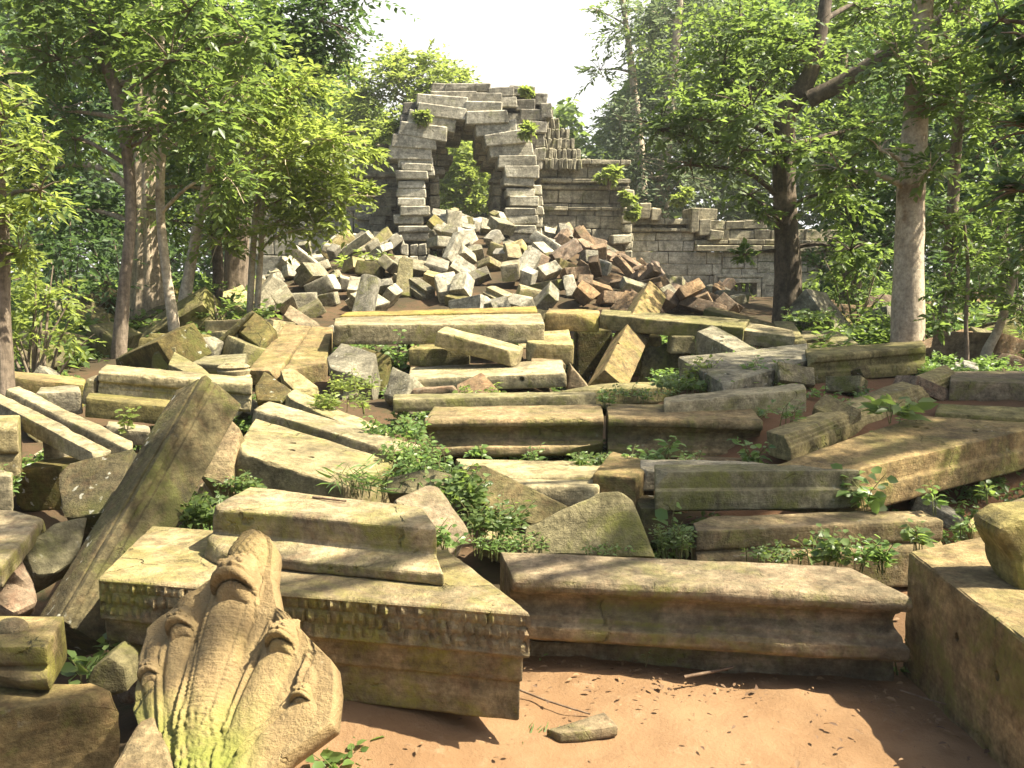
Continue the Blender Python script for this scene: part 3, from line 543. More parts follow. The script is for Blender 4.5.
block('moulded_stone_beam', 'right half of the long cracked moulded beam across the middle', [(608, 417), (763, 421), (749, 405), (606, 403)], M['brown'], bot=460, z=0.69, profile=MOULD, cat='moulded block', group=G_MID, res=0.8, bvl=0.03)
block('stone_beam', 'thin straight beam lying behind the left half of the cracked beam', [(392, 399), (597, 395), (596, 391), (393, 394)], M['mossy'], bot=413, Y=[7.4, 7.5, 7.8, 7.7], cat='stone beam', group=G_MID)
block('stone_beam', 'low green kerb in front of the dark hollow', [(560, 391), (722, 385), (722, 380), (600, 383)], M['mossy'], h=0.16, Y=[8.0, 8.1, 8.6, 8.5], cat='stone beam', group=G_MID)
block('stone_slab', 'broad flat slab below the left half of the cracked beam', [(470, 478), (602, 476), (612, 461), (455, 458)], M['tan'], h=0.09, Y=[5.4, 5.42, 6.0, 6.05], cat='stone slab', group=G_MID)
block('stone_slab', 'flat slab with a dark front just below the broad flat one', [(518, 485), (598, 487), (602, 479), (508, 478)], M['tan'], bot=506, Y=[5.15, 5.1, 5.4, 5.4], cat='stone slab', group=G_MID)
block('stone_block', 'squared block turned corner-on between the triangular slab and the cracked beam', [(593, 474), (636, 478), (656, 463), (612, 451)], M['brown'], h=0.22, Y=[5.2, 5.1, 5.5, 5.95], group=G_MID, tilt_h=1)
block('stone_slab', 'flat slab behind the ledged course with small shrubs on it', [(640, 471), (775, 469), (770, 461), (640, 459)], M['tan'], h=0.12, z=0.57, cat='stone slab', group=G_MID)
block('stone_block', 'small low block under the right half of the cracked beam', [(676, 460), (768, 459), (766, 454), (676, 455)], M['brown'], h=0.14, Y=[6.1, 6.1, 6.4, 6.4], group=G_MID)
plate('stone_slab', 'triangular dark slab standing on edge behind the long moulded beam', [(524, 556), (525, 526), (560, 510), (602, 492), (621, 491), (633, 500), (657, 557)], 0.16, M['mossy'], Y=[4.42, 4.5, 4.52, 4.55, 4.56, 4.55, 4.42], cat='stone slab', group=G_FRONT)
plate('stone_slab', 'thin dark slab leaning into the leafy patch left of the triangular slab', [(460, 474), (470, 463), (484, 464), (569, 506), (552, 530), (490, 510)], 0.10, M['dark'], Y=[5.0, 5.05, 5.05, 4.85, 4.75, 4.8], cat='stone slab', group=G_FRONT)
plate('broken_stone', 'layered rock with a pointed ridge behind the small moulded block', [(396, 500), (428, 484), (438, 486), (468, 531), (452, 550), (412, 548)], 0.28, M['brown'], Y=[4.35, 4.5, 4.5, 4.35, 4.2, 4.2], cat='broken stone', group=G_FRONT, chip=0.04, amp=0.015)
plate('stone_block', 'block half covered by leaves above the layered rock', [(386, 492), (386, 478), (430, 467), (452, 474), (446, 496)], 0.3, M['mossy'], Y=[4.9, 4.95, 5.0, 4.95, 4.85], group=G_FRONT)
block('stone_slab', 'flat greenish slab between the big box block and the cracked slab', [(972, 529), (1050, 512), (1050, 486), (962, 518)], M['ochre'], h=0.1, Y=[4.85, 4.9, 5.5, 5.0], cat='stone slab', group=G_FRONT)
block('stone_beam', 'heavy dark beam end at the right edge behind the fluted beam', [(950, 381), (1080, 384), (1080, 371), (950, 371)], M['brown'], bot=401, Y=[7.3, 7.2, 7.8, 7.9], cat='stone beam', group=G_FRONT)
block('stone_beam', 'mossy beam end at the right edge above the cracked slab', [(935, 412), (1080, 422), (1080, 409), (938, 403)], M['mossy'], bot=423, Y=[6.5, 6.3, 6.7, 6.9], cat='stone beam', group=G_FRONT)
block('stone_slab', 'mossy slab propped against the foot of the dark tree', [(785, 344), (808, 343), (792, 320), (772, 320)], M['mossy'], h=0.12, Y=[9.8, 9.7, 11.2, 11.3], cat='stone slab', group=G_MID)
block('stone_slab', 'mossy slab sloping behind the mossy moulded block', [(798, 348), (864, 346), (838, 331), (802, 330)], M['mossy'], h=0.14, Y=[9.6, 9.5, 10.6, 10.7], cat='stone slab', group=G_MID)
plate('broken_stone', 'reddish pointed stone in the dark under the right-hand trees', [(992, 374), (1014, 355), (1034, 362), (1036, 376)], 0.3, M['red'], Y=9.0, cat='broken stone', group=G_FRONT)
plate('broken_stone', 'flat dark three-cornered fragment lying on the sand', [(545, 728), (580, 719), (604, 711), (618, 726), (585, 731), (560, 733)], 0.04, M['brown'], z=0.05, cat='broken stone', group=G_FRONT, bvl=0.008, chip=0.008, away=(0, 0, -1))
# dark fillers added under and between the stones
plate('stone_block', 'added dark block standing for the shaded void under the diagonal beams', [(15, 512), (14, 470), (70, 466), (72, 512)], 0.4, M['dark'], Y=5.7, group=G_LEFT)  # dark stone added where the gap holds only shade
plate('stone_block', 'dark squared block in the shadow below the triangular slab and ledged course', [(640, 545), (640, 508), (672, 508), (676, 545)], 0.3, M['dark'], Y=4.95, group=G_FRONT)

# sticks
def tube(pts, radii, seg=6, jit=0.0, cap=True):
    V = []; Fc = []; n = len(pts); prev = None
    for i, (p, r) in enumerate(zip(pts, radii)):
        t = (pts[min(i + 1, n - 1)] - pts[max(i - 1, 0)]).normalized()
        if prev is None: a = t.orthogonal().normalized()
        else: a = (prev - t * prev.dot(t)); a = a.normalized() if a.length > 1e-6 else t.orthogonal().normalized()
        prev = a; b = t.cross(a)
        for k in range(seg):
            an = 2 * math.pi * k / seg; q = p + (a * math.cos(an) + b * math.sin(an)) * r
            V.append(q)
    for i in range(n - 1):
        for k in range(seg):
            Fc += [i * seg + k, i * seg + (k + 1) % seg, (i + 1) * seg + (k + 1) % seg, (i + 1) * seg + k]
    return V, Fc
def stick(name, label, pts, r):
    P = [PZ(x, y, z) for x, y, z in pts]
    V, Fc = tube(P, [r * (1 - 0.4 * i / len(P)) for i in range(len(P))])
    o = link_mesh(name, np_mesh(name, [v - P[0] for v in V], Fc, 4), M['twig'], None, P[0]); tag(o, label, 'stick')
stick('dry_stick', 'short dry stick lying on the sand below the long moulded beam', [(684, 677, 0.03), (700, 674, 0.035), (716, 671, 0.03), (733, 667, 0.035)], 0.008)
stick('dry_stick', 'short dark rod standing in for a cramp slot on the small moulded block', [(313, 497, 0.742), (328, 499, 0.744), (346, 501, 0.742)], 0.006)  # rod added in place of the dark slot in the block top
stick('dry_stick', 'thin dark twig on the sand by the corner of the carved pedestal', [(520, 690, 0.03), (545, 700, 0.03), (570, 708, 0.025), (590, 714, 0.02)], 0.005)
stick('dry_stick', 'bent root hanging beside the big box block with two holes', [(922, 640, 0.16), (936, 652, 0.12), (944, 668, 0.06), (952, 681, 0.02)], 0.008)
stick('dry_stick', 'thin stem lying across the sand in front of the two small weeds', [(900, 690, 0.03), (930, 700, 0.025), (960, 708, 0.025)], 0.004)

# ------------------------------------------------------------------ the naga statue
def naga():
    base = PY(225, 955, 2.35); base.z = 0.0
    root = empty('naga_statue', base, 'carved sandstone naga with several snake heads on a spread hood, leaning back in the foreground', 'statue')
    left = [(960, 176), (860, 166), (768, 156), (714, 138), (690, 141), (662, 144), (633, 152), (620, 166), (604, 190), (590, 206), (578, 219), (560, 233), (550, 242), (543, 250), (537.5, 258)]
    right = [(960, 262), (860, 264), (780, 268), (759, 290), (742, 314), (727, 334), (690, 338), (665, 335), (652, 322), (640, 310), (622, 294), (612, 280), (581, 274), (549, 276), (541, 272), (537.5, 264)]
    ly, lx = zip(*left[::-1]); ry, rx = zip(*right[::-1])
    Yof = lambda px, py: 2.42 + (790 - py) / 250 * 0.66 - 0.0006 * (px - 235)
    nrm = (PY(300, 700, Yof(300, 700)) - PY(200, 700, Yof(200, 700))).cross(PY(230, 600, Yof(230, 600)) - PY(230, 700, Yof(230, 700))).normalized()
    if nrm.y > 0: nrm = -nrm
    up = (PY(232, 600, Yof(232, 600)) - PY(232, 700, Yof(232, 700))).normalized(); side = up.cross(nrm).normalized()
    def polyd(px, py, line):
        best = 1e9
        for (x0, y0), (x1, y1) in zip(line, line[1:]):
            dx, dy = x1 - x0, y1 - y0; t = max(0, min(1, ((px - x0) * dx + (py - y0) * dy) / (dx * dx + dy * dy)))
            d = math.hypot(px - x0 - t * dx, py - y0 - t * dy)
            if d < best: best = d
        return best
    cL = [(188, 800), (190, 740), (193, 723), (199, 680), (204, 650), (214, 615), (226, 590)]
    cR = [(226, 800), (224, 740), (223, 722), (232, 690), (243, 655), (255, 618), (262, 585)]
    cM = [((a[0] + b[0]) / 2, (a[1] + b[1]) / 2) for a, b in zip(cL, cR)]
    necks = [(cM, 24, 0.042), ([(232, 790), (246, 735), (262, 700), (276, 672), (285, 646)], 16, 0.023), ([(238, 800), (262, 755), (288, 728), (306, 712)], 14, 0.017),
             ([(186, 790), (181, 735), (180, 690), (184, 655), (188, 630)], 14, 0.024), ([(172, 790), (166, 740), (160, 705), (157, 680)], 11, 0.017)]
    seams = [[(231, 735), (236, 715), (250, 680), (262, 655), (274, 628)], [(246, 760), (264, 735), (286, 715), (303, 688), (311, 660)], [(184, 740), (187, 715), (193, 685), (200, 650)], [(168, 740), (166, 710), (165, 680), (170, 650)]]
    heads = [((243, 590), 23, 30, 0.105), ((287, 646), 15.5, 20, 0.07), ((306, 702), 11.5, 15, 0.05), ((187, 632), 14, 19, 0.065), ((156, 678), 11.5, 16, 0.05)]
    NX, NYr = 130, 230; rows = np.linspace(940, 538, NYr); V = []
    def relief(px, py, s):
        edge = 1 - abs(2 * s - 1); h = 0.030 * min(1, edge / 0.16) ** 0.6
        for k, (ln, w, a) in enumerate(necks):
            d = polyd(px, py, ln); q = max(0, 1 - (d / w) ** 2)
            if k == 0: h = max(h, 0.03) + a * q ** 0.8 * sstep(575, 600, py)
            else: h += a * q ** 0.7
            if q > 0.12 and py < 745 and k == 0: h += 0.0020 * math.sin(py * 2 * math.pi / 4.6)
        for ln in (cL, cR):
            d = polyd(px, py, ln)
            if d < 5: h += 0.006 * max(0, 1 - abs(d) / 3.2) * (0.6 + 0.4 * math.sin(py * 2 * math.pi / 5.0)) - 0.005 * max(0, 1 - abs(d - 4) / 1.6)
        for ln in seams:
            d = polyd(px, py, ln)
            if d < 6: h += 0.012 * max(0, 1 - d / 3.0) - 0.006 * max(0, 1 - abs(d - 4.2) / 2)
        # medallion with rings of petals
        r = math.hypot((px - 206), (py - 752) * 0.9)
        if r < 34: h += 0.006 + 0.0022 * math.cos(r * 0.9) + 0.0022 * math.cos(math.atan2(py - 752, px - 206) * 22) * sstep(10, 20, r) * sstep(34, 30, r)
        # carved crest leaves above each head
        for (hx, hy), w, hh, a in heads:
            q = ((px - hx - w * 0.35) / (w * 0.85)) ** 2 + ((py - (hy - hh * 1.1)) / (hh * 1.15)) ** 2
            if q < 1: h += (1 - q) ** 0.6 * a * 0.32 * (1 + 0.12 * math.sin(px * 0.9) * math.sin(py * 0.7)) + 0.0025 * math.sin(px * 1.4) * math.sin(py * 1.2)
        p = Vector((px * 0.05, py * 0.05, 3.3)); h += 0.003 * noise.noise(p) + 0.0015 * noise.noise(p * 5)
        return h
    for py in rows:
        xl = interp(py, ly, lx); xr = interp(py, ry, rx)
        for i in range(NX):
            s = i / (NX - 1); px = xl + (xr - xl) * s + 1.6 * noise.noise(Vector((py * 0.08, s * 3, 7)))
            V.append(PY(px, py, Yof(px, py)) + nrm * relief(px, py, s) - base)
    nf = len(V)
    for py in rows:                                                   # the plain back
        xl = interp(py, ly, lx); xr = interp(py, ry, rx)
        for i in range(NX):
            s = i / (NX - 1); px = xl + (xr - xl) * s; b = 0.05 + 0.05 * min(1, (1 - abs(2 * s - 1)) / 0.3)
            V.append(PY(px, py, Yof(px, py)) - nrm * b - base)
    Fc = []
    for j in range(NYr - 1):
        for i in range(NX - 1):
            a = j * NX + i; Fc += [a, a + 1, a + NX + 1, a + NX]; b = nf + a; Fc += [b, b + NX, b + NX + 1, b + 1]
        for a, s_ in ((j * NX, 1), (j * NX + NX - 1, -1)):
            q = [a, a + NX, nf + a + NX, nf + a]; Fc += q if s_ > 0 else q[::-1]
    for i in range(NX - 1):
        a = i; Fc += [a, nf + a, nf + a + 1, a + 1]; a = (NYr - 1) * NX + i; Fc += [a, a + 1, nf + a + 1, nf + a]
    me = np_mesh('hood', V, Fc, 4); link_mesh('hood', me, M['naga'], root)
    for (hx, hy), w, hh, a in heads:
        sc = Yof(hx, hy) / F; c = PY(hx, hy, Yof(hx, hy)); s_ = interp(hy, [540, 700], [0.5, 0.5])
        xl = interp(hy, ly, lx); xr = interp(hy, ry, rx); rel = relief(hx, hy, (hx - xl) / (xr - xl))
        W_, H_, D_ = w * sc, hh * sc, a; n_ = 56; V = []; rot = math.radians(-9 if hx > 200 else 4)
        for j in range(n_ + 1):
            for i in range(n_ + 1):
                u = -1.12 + 2.24 * i / n_; v = -1.0 + 2.25 * j / n_; au = min(1, abs(u)); vl = -0.12 - 0.34 * u * u
                side_f = max(0.0, 1 - au ** 2.6) ** 0.55; sh = 0.0
                if v > vl:                                            # snout, brow and forehead running up into the crest
                    t = (v - vl) / (1.25 - vl); o_ = (1 - t ** 1.7) * side_f * (1 - 0.12 * (1 - sstep(0, 0.08, v - vl)))
                    o_ += 0.13 * math.exp(-((v - vl - 0.10) / 0.07) ** 2) * side_f                      # the rolled upper lip
                    o_ -= 0.16 * math.exp(-((v - vl - 0.27) / 0.07) ** 2) * side_f                      # furrow above it
                    for q in (-0.22, 0.22): o_ += 0.12 * math.exp(-(((u - q) / 0.11) ** 2 + ((v - vl - 0.34) / 0.11) ** 2))
                    for q in (-0.52, 0.52): o_ += 0.20 * math.exp(-(((u - q) / 0.20) ** 2 + ((v - 0.55 + 0.2 * abs(u)) / 0.10) ** 2))
                    if v > 0.7: o_ += 0.05 * math.sin(u * 17) * math.sin(v * 19) * side_f
                    sh = -0.16 * math.exp(-((v - vl) / 0.12) ** 2) * side_f
                elif v > vl - 0.15: o_ = 0.30 * side_f
                else:
                    t = (vl - 0.15 - v) / 0.65; o_ = 0.62 * max(0, 1 - t * t) * max(0, 1 - (au / 0.82) ** 2.4) ** 0.6
                e_ = max(abs(u) - 0.98, 0) * 3 + max(v - 1.1, 0) * 2 + max(-0.85 - v, 0) * 2
                o_ = o_ - e_ * 0.5 - 0.06 + 0.025 * noise.noise(Vector((u * 4, v * 4, w)))
                uu, vv = u * W_ * (1.0 - 0.16 * max(0, v)), (v + sh) * H_
                V.append(side * (uu * math.cos(rot) - vv * math.sin(rot)) + up * (uu * math.sin(rot) + vv * math.cos(rot)) + nrm * (o_ * D_))
        Fh = []
        for j in range(n_):
            for i in range(n_): b = j * (n_ + 1) + i; Fh += [b, b + 1, b + n_ + 2, b + n_ + 1]
        pos = c + nrm * max(0.02, rel * 0.75) - base
        hd = link_mesh('head', np_mesh('head', V, Fh, 4), M['naga'], root, pos)
        for q in (-0.46, 0.46):
            bm = bmesh.new(); bmesh.ops.create_uvsphere(bm, u_segments=16, v_segments=10, radius=0.13 * W_)
            m3 = bpy.data.meshes.new('eye'); bm.to_mesh(m3); bm.free()
            uu, vv = q * W_, 0.36 * H_
            link_mesh('eye', m3, M['naga'], hd, side * (uu * math.cos(rot) - vv * math.sin(rot)) + up * (uu * math.sin(rot) + vv * math.cos(rot)) + nrm * (D_ * 0.70))
def naga_mat():
    m = M['tan'].copy(); m.name = 'carved_naga_sandstone'; t = m.node_tree; b = t.nodes['Principled BSDF']
    src = b.inputs['Base Color'].links[0].from_socket
    g = N(t, 'ShaderNodeNewGeometry'); sx = N(t, 'ShaderNodeSeparateXYZ'); t.links.new(g.outputs['Position'], sx.inputs[0])
    n = tex(t, g.outputs['Position'], 14, 6, 0.7)
    k = mth(t, 'MULTIPLY', mth(t, 'MULTIPLY', ramp(t, mth(t, 'ADD', sx.outputs[2], mth(t, 'MULTIPLY', n, 0.22)), 0.62, 0.48), ramp(t, mth(t, 'ADD', sx.outputs[0], mth(t, 'MULTIPLY', n, 0.1)), -0.60, -0.72)), ramp(t, n, 0.3, 0.6, 0.35, 0.95))
    warm = mixc(t, 0.7, src, (0.235, 0.16, 0.075))
    col = mixc(t, k, warm, (0.155, 0.175, 0.032)); t.links.new(col, b.inputs['Base Color']); return m
M['naga'] = naga_mat()
naga()
# ------------------------------------------------------------------ the ruined gate and galleries
RNG = random.Random(11)
def cbox(acc, O, U, Dv, u, d, z, w, dep, h, tilt=0.0, yaw=0.0, ch=0.03, jit=0.02):
    """one chamfered stone: centre (u, z) on the facade, front at depth d, into the wall along Dv"""
    V, Fc = acc; b = len(V); Z = Vector((0, 0, 1))
    hx, hy, hz = w / 2, dep / 2, h / 2; ch = min(ch, hx * 0.4, hz * 0.4, hy * 0.4); idx = {}
    ct, st = math.cos(tilt), math.sin(tilt)
    for sx in (-1, 1):
        for sy in (-1, 1):
            for sz in (-1, 1):
                j = Vector((RNG.uniform(-jit, jit), RNG.uniform(-jit, jit), RNG.uniform(-jit, jit)))
                for k in range(3):
                    p = [sx * (hx - (ch if k != 0 else 0)), sy * (hy - (ch if k != 1 else 0)), sz * (hz - (ch if k != 2 else 0))]
                    x, y, q = p[0] + j.x, p[1] + j.y, p[2] + j.z
                    x, q = x * ct - q * st, x * st + q * ct
                    if yaw: x, y = x * math.cos(yaw) - y * math.sin(yaw), x * math.sin(yaw) + y * math.cos(yaw)
                    idx[(sx, sy, sz, k)] = len(V); V.append(O + U * (u + x) + Dv * (d + hy + y) + Z * (z + q))
    I = idx; S2 = (-1, 1)
    for s in S2:
        Fc.append([I[(s, -1, -1, 0)], I[(s, 1, -1, 0)], I[(s, 1, 1, 0)], I[(s, -1, 1, 0)]])
        Fc.append([I[(-1, s, -1, 1)], I[(1, s, -1, 1)], I[(1, s, 1, 1)], I[(-1, s, 1, 1)]])
        Fc.append([I[(-1, -1, s, 2)], I[(1, -1, s, 2)], I[(1, 1, s, 2)], I[(-1, 1, s, 2)]])
        for r in S2:
            Fc.append([I[(s, r, -1, 0)], I[(s, r, 1, 0)], I[(s, r, 1, 1)], I[(s, r, -1, 1)]])
            Fc.append([I[(s, -1, r, 0)], I[(s, 1, r, 0)], I[(s, 1, r, 2)], I[(s, -1, r, 2)]])
            Fc.append([I[(-1, s, r, 1)], I[(1, s, r, 1)], I[(1, s, r, 2)], I[(-1, s, r, 2)]])
            for q in S2: Fc.append([I[(s, r, q, 0)], I[(s, r, q, 1)], I[(s, r, q, 2)]])
def acc_obj(name, acc, mat, parent):
    me = bpy.data.meshes.new(name); base = parent.location
    me.from_pydata([v - base for v in acc[0]], [], acc[1])
    bm = bmesh.new(); bm.from_mesh(me); bmesh.ops.recalc_face_normals(bm, faces=bm.faces[:]); bm.to_mesh(me); bm.free()
    return link_mesh(name, me, mat, parent, None, False)
class Facade:
    def __init__(s, cx, Y, ang):
        a = math.radians(ang); s.U = Vector((math.cos(a), math.sin(a), 0)); s.D = Vector((-math.sin(a), math.cos(a), 0)); s.Y = Y
        s.O = Vector(((cx - 512) / F * Y, Y, 0)); s.cx = cx
    def u(s, px): return (px - s.cx) / F * s.Y
    def z(s, py): return CAMZ + (268 - py) / F * s.Y
    def wall(s, acc, px0, px1, ztop, zbot, inside=None, course=0.36, d=0.0, dep=0.8, wmin=0.5, wmax=1.05, jit=0.018, out=0.02):
        u0, u1 = s.u(px0), s.u(px1); z = zbot; k = 0
        while z < ztop - 0.05:
            h = min(course * RNG.uniform(0.85, 1.15), ztop - z)
            if ztop - z - h < 0.12: h = ztop - z
            u = u0 - RNG.uniform(0, 0.0)
            while u < u1 - 0.02:
                w = RNG.uniform(wmin, wmax); w = min(w, u1 - u)
                if u1 - u - w < 0.2: w = u1 - u
                c, q = u + w / 2, z + h / 2
                if inside is None or inside(s.cx + c * F / s.Y, 268 - (q - CAMZ) * F / s.Y):
                    cbox(acc, s.O, s.U, s.D, c, d + RNG.uniform(-out, out), q, w - 0.012, dep, h - 0.012, RNG.gauss(0, 0.006), 0, 0.022, jit)
                u += w
            z += h; k += 1
    def stone(s, acc, px, py, wpx, hpx, d=0.0, dep=0.9, tilt=0.0, yaw=0.0, ch=0.03, jit=0.025):
        k = s.Y / F; cbox(acc, s.O, s.U, s.D, s.u(px), d, s.z(py), wpx * k, dep, hpx * k, math.radians(tilt), math.radians(yaw), ch, jit)

G = Facade(467, 27.8, 5)
gate = empty('ruined_gate', (G.O.x, G.O.y, 2.0), 'ruined stone gate tower with a pointed corbelled arch open to the trees behind', 'ruined gate')
# outer arch: leaning courses of stones, left leg then right leg, px
acc = ([], [])
for x, y, w, h, t in [(415, 156, 34, 13, 0), (419, 146, 36, 12, -3), (428, 136, 40, 13, -9), (437, 126, 40, 13, -11), (446, 117, 40, 12, -8), (447, 107, 44, 11, -4), (466, 119, 14, 10, 0), (420, 166, 27, 10, 0), (424, 174, 22, 9, 0),
                       (482, 111.5, 30, 10, 0), (485, 121.5, 34, 12, 3), (494, 132, 34, 12, 8), (503, 142, 34, 12, 9), (509, 152.5, 36, 13, 6), (515, 163, 32, 11, 2), (520, 173.5, 28, 12, 0)]:
    G.stone(acc, x + (-2.5 if x < 470 else 2.5), y, w + 7, h + 0.8, RNG.uniform(-0.07, 0.07), 1.3, t * 0.9)
acc_obj('outer_arch', acc, M['arch'], gate)
acc = ([], [])                                                        # left pier with fluted shafts at its foot
y = 170
for x, w, h, t in [(418, 26, 8, 0), (415, 28, 9, 1), (414, 23, 8, 0), (412, 25, 9, -1), (413, 24, 8, 0), (416, 26, 9, 0), (411, 25, 9, 0), (416, 28, 7, 1), (414, 30, 8, 0)]:
    G.stone(acc, x + RNG.uniform(-1, 1), y, w + 4, h - 0.1, RNG.uniform(-0.06, 0.06), 1.2, t); y += h
for x in (406, 415, 424): 
    yy = y + 5
    for q in range(4): G.stone(acc, x + RNG.uniform(-0.6, 0.6), yy, 8.2, 11, RNG.uniform(-0.05, 0.05), 0.7); yy += 11.4
G.wall(acc, 402, 431, G.z(y - 4), 1.4, None, 0.36, 0.5, 0.9)
acc_obj('left_pier', acc, M['arch'], gate)
acc = ([], [])
y = 182.5
for x, w, h, t in [(518, 27, 11, 0), (522, 24, 9, 0), (524, 25, 10, 0), (521, 27, 8, 1), (524, 28, 9, 0), (520, 29, 9, 0), (525, 26, 10, 0), (522, 30, 8, 0), (521, 28, 9, 0), (523, 27, 10, 0)]:
    G.stone(acc, x + RNG.uniform(-1, 1), y, w + 4, h - 0.1, RNG.uniform(-0.06, 0.06), 1.2, t); y += h
for x in (534, 540):
    yy = 190
    for q in range(6): G.stone(acc, x + RNG.uniform(-1, 1), yy, 9, 10, 0.35 + RNG.uniform(-0.05, 0.05), 0.8); yy += 10.5
G.wall(acc, 508, 542, G.z(y - 4), 1.2, None, 0.36, 0.3, 0.9)
acc_obj('right_pier', acc, M['arch'], gate)
# inner arch, deeper in
def inside_inner(px, py):
    if py > 178: op = 439 < px < 499
    else:
        t = max(0, (178 - py) / (178 - 132)); op = 439 + 21 * t < px < 499 - 27 * t and t < 1
    return not op
acc = ([], []); G.wall(acc, 424, 520, G.z(108), 1.6, inside_inner, 0.2, 1.3, 1.7, 0.3, 0.5)
for x, w in ((436, 10), (500, 9)):
    yy = 176
    for q in range(5): G.stone(acc, x, yy, w, 12, 0.95, 0.6); yy += 12.4
G.stone(acc, 438, 172, 17, 5, 0.85, 0.8); G.stone(acc, 499, 180, 16, 5, 0.85, 0.8)
acc_obj('inner_arch', acc, M['wall'], gate)
# upper wall courses above the arch
acc = ([], [])
for x, y, w, h, t in [(456, 99, 46, 9, 0), (441, 92, 14, 12, 0), (486, 101, 36, 10, 1), (470, 91, 46, 8, 1), (503, 94, 26, 9, 2), (524, 93, 26, 10, 0), (543, 100, 14, 12, 0), (511, 104, 16, 11, 0), (528, 106, 20, 11, 0), (425, 109, 30, 8, 0), (412, 111, 14, 11, 0),
                       (535, 116, 26, 11, 0), (520, 120, 20, 12, 0), (548, 112, 12, 14, 2), (411, 122, 16, 10, 0), (409, 133, 14, 11, 1), (416, 118, 24, 9, 0), (524, 131, 24, 12, 0), (540, 128, 18, 13, 0), (536, 141, 22, 12, 0), (528, 152, 20, 12, 0), (540, 154, 16, 12, 0), (534, 164, 22, 12, 0), (404, 143, 16, 12, 0), (518, 89.5, 14, 5, 3)]:
    G.stone(acc, x, y, w, h, 0.55 + RNG.uniform(-0.12, 0.12), 1.6, t)
acc_obj('upper_wall', acc, M['wall'], gate)
acc = ([], [])                                                        # fluted remnant of the vault, stepping down to the right
for i in range(10):
    x = 541 + i * 4.9; top = 98 + max(0, i - 3) * 8.0
    yy = 168
    while yy > top + 4: G.stone(acc, x, yy - 5.5, 4.7, 11, 1.0 - 0.02 * (168 - yy) * -1 + RNG.uniform(-0.03, 0.03), 0.9, RNG.uniform(-2, 2)); yy -= 11.2
acc_obj('vault_remnant', acc, M['grey'], gate)

def ragged(f, pts): return lambda px, py: py > interp(px, *zip(*pts)) + RNG.uniform(-3, 3)
R = Facade(590, 29.5, 7)
rw = empty('ruined_wall', (R.O.x, R.O.y, 0.5), 'dark streaked temple wall with projecting cornices, right of the arch', 'wall')
acc = ([], []); R.wall(acc, 538, 628, R.z(166), 0.3, ragged(R, [(538, 150), (580, 166), (600, 171), (628, 186)]), 0.36, 0, 1.0, 0.5, 1.1); acc_obj('wall_face', acc, M['wall'], rw)
acc = ([], [])
for zz, d, hh in ((R.z(168), -0.16, 0.16), (R.z(186), -0.2, 0.14), (R.z(192), -0.12, 0.14), (R.z(212), -0.08, 0.12)): R.wall(acc, 540, 628, zz + hh, zz, None, hh, d, 0.5, 0.5, 1.2, 0.012)
for i in range(13): R.stone(acc, 544 + i * 4.2, 166, 3.9, 7, -0.1, 0.4)
acc_obj('cornice', acc, M['wall'], rw)
acc = ([], []); yy = 196
for q in range(10): R.stone(acc, 626 + RNG.uniform(-1, 1), yy, 11 + RNG.uniform(-2, 2), 8, -0.25, 1.2); yy += 8.3
R.stone(acc, 618, 240, 19, 9, -0.5, 0.9)
acc_obj('corner_pilaster', acc, M['pale'], rw)

Q = Facade(700, 30.5, 5)
gal = empty('gallery_wall', (Q.O.x, Q.O.y, 0.5), 'long low pale gallery wall with a framed window beside the dark tree', 'wall')
acc = ([], [])
hole = lambda px, py: not (722 < px < 756 and 281 < py < 304)
Q.wall(acc, 628, 721, Q.z(252), 0.3, None, 0.40, 0, 0.7, 0.6, 1.3, 0.01, 0.012); Q.wall(acc, 757, 850, Q.z(252), 0.3, None, 0.40, 0, 0.7, 0.6, 1.3, 0.01, 0.012); Q.wall(acc, 721, 757, Q.z(252), Q.z(281), None, 0.4, 0, 0.7, 0.6, 1.3, 0.01, 0.012); Q.wall(acc, 721, 757, Q.z(305), 0.3, None, 0.4, 0, 0.7, 0.6, 1.3, 0.01, 0.012); Q.wall(acc, 628, 692, Q.z(233), Q.z(252), None, 0.35, 0, 0.7, 0.6, 1.3)
acc_obj('wall_face', acc, M['pale'], gal)
acc = ([], [])
for a, b, zz, d, hh in ((628, 688, Q.z(233), -0.2, 0.13), (630, 686, Q.z(226), -0.12, 0.2), (692, 850, Q.z(252), -0.28, 0.2), (692, 850, Q.z(245), -0.1, 0.16)): Q.wall(acc, a, b, zz + hh, zz, None, hh, d, 0.7, 0.6, 1.4, 0.015)
acc_obj('cornice', acc, M['wall'], gal)
acc = ([], []); Q.wall(acc, 632, 850, Q.z(205), Q.z(240), ragged(Q, [(632, 222), (640, 208), (655, 212), (668, 222), (686, 222), (690, 210), (702, 209), (720, 216), (745, 224), (780, 226), (850, 230)]), 0.34, 0.15, 1.2, 0.4, 0.9, 0.03, 0.08)
for x, y, w, h in ((690, 222, 9, 24), (700, 228, 12, 16), (640, 213, 12, 15), (651, 216, 10, 12), (712, 236, 14, 10)): Q.stone(acc, x, y, w, h, -0.3, 1.0, RNG.uniform(-3, 3))
acc_obj('broken_roof_courses', acc, M['wall'], gal)
acc = ([], [])
for x, y, w, h, d in ((739, 281, 42, 4, -0.1), (739, 305, 42, 4, -0.1), (720, 293, 4, 21, -0.1), (758, 293, 4, 21, -0.1), (739, 276, 48, 3, -0.05), (714.5, 293, 3.5, 36, -0.05), (763.5, 293, 3.5, 36, -0.05)): Q.stone(acc, x, y, w, h, d, 0.5, 0, 0, 0.015, 0.004)
wf = acc_obj('window_frame', acc, M['pale'], gal)
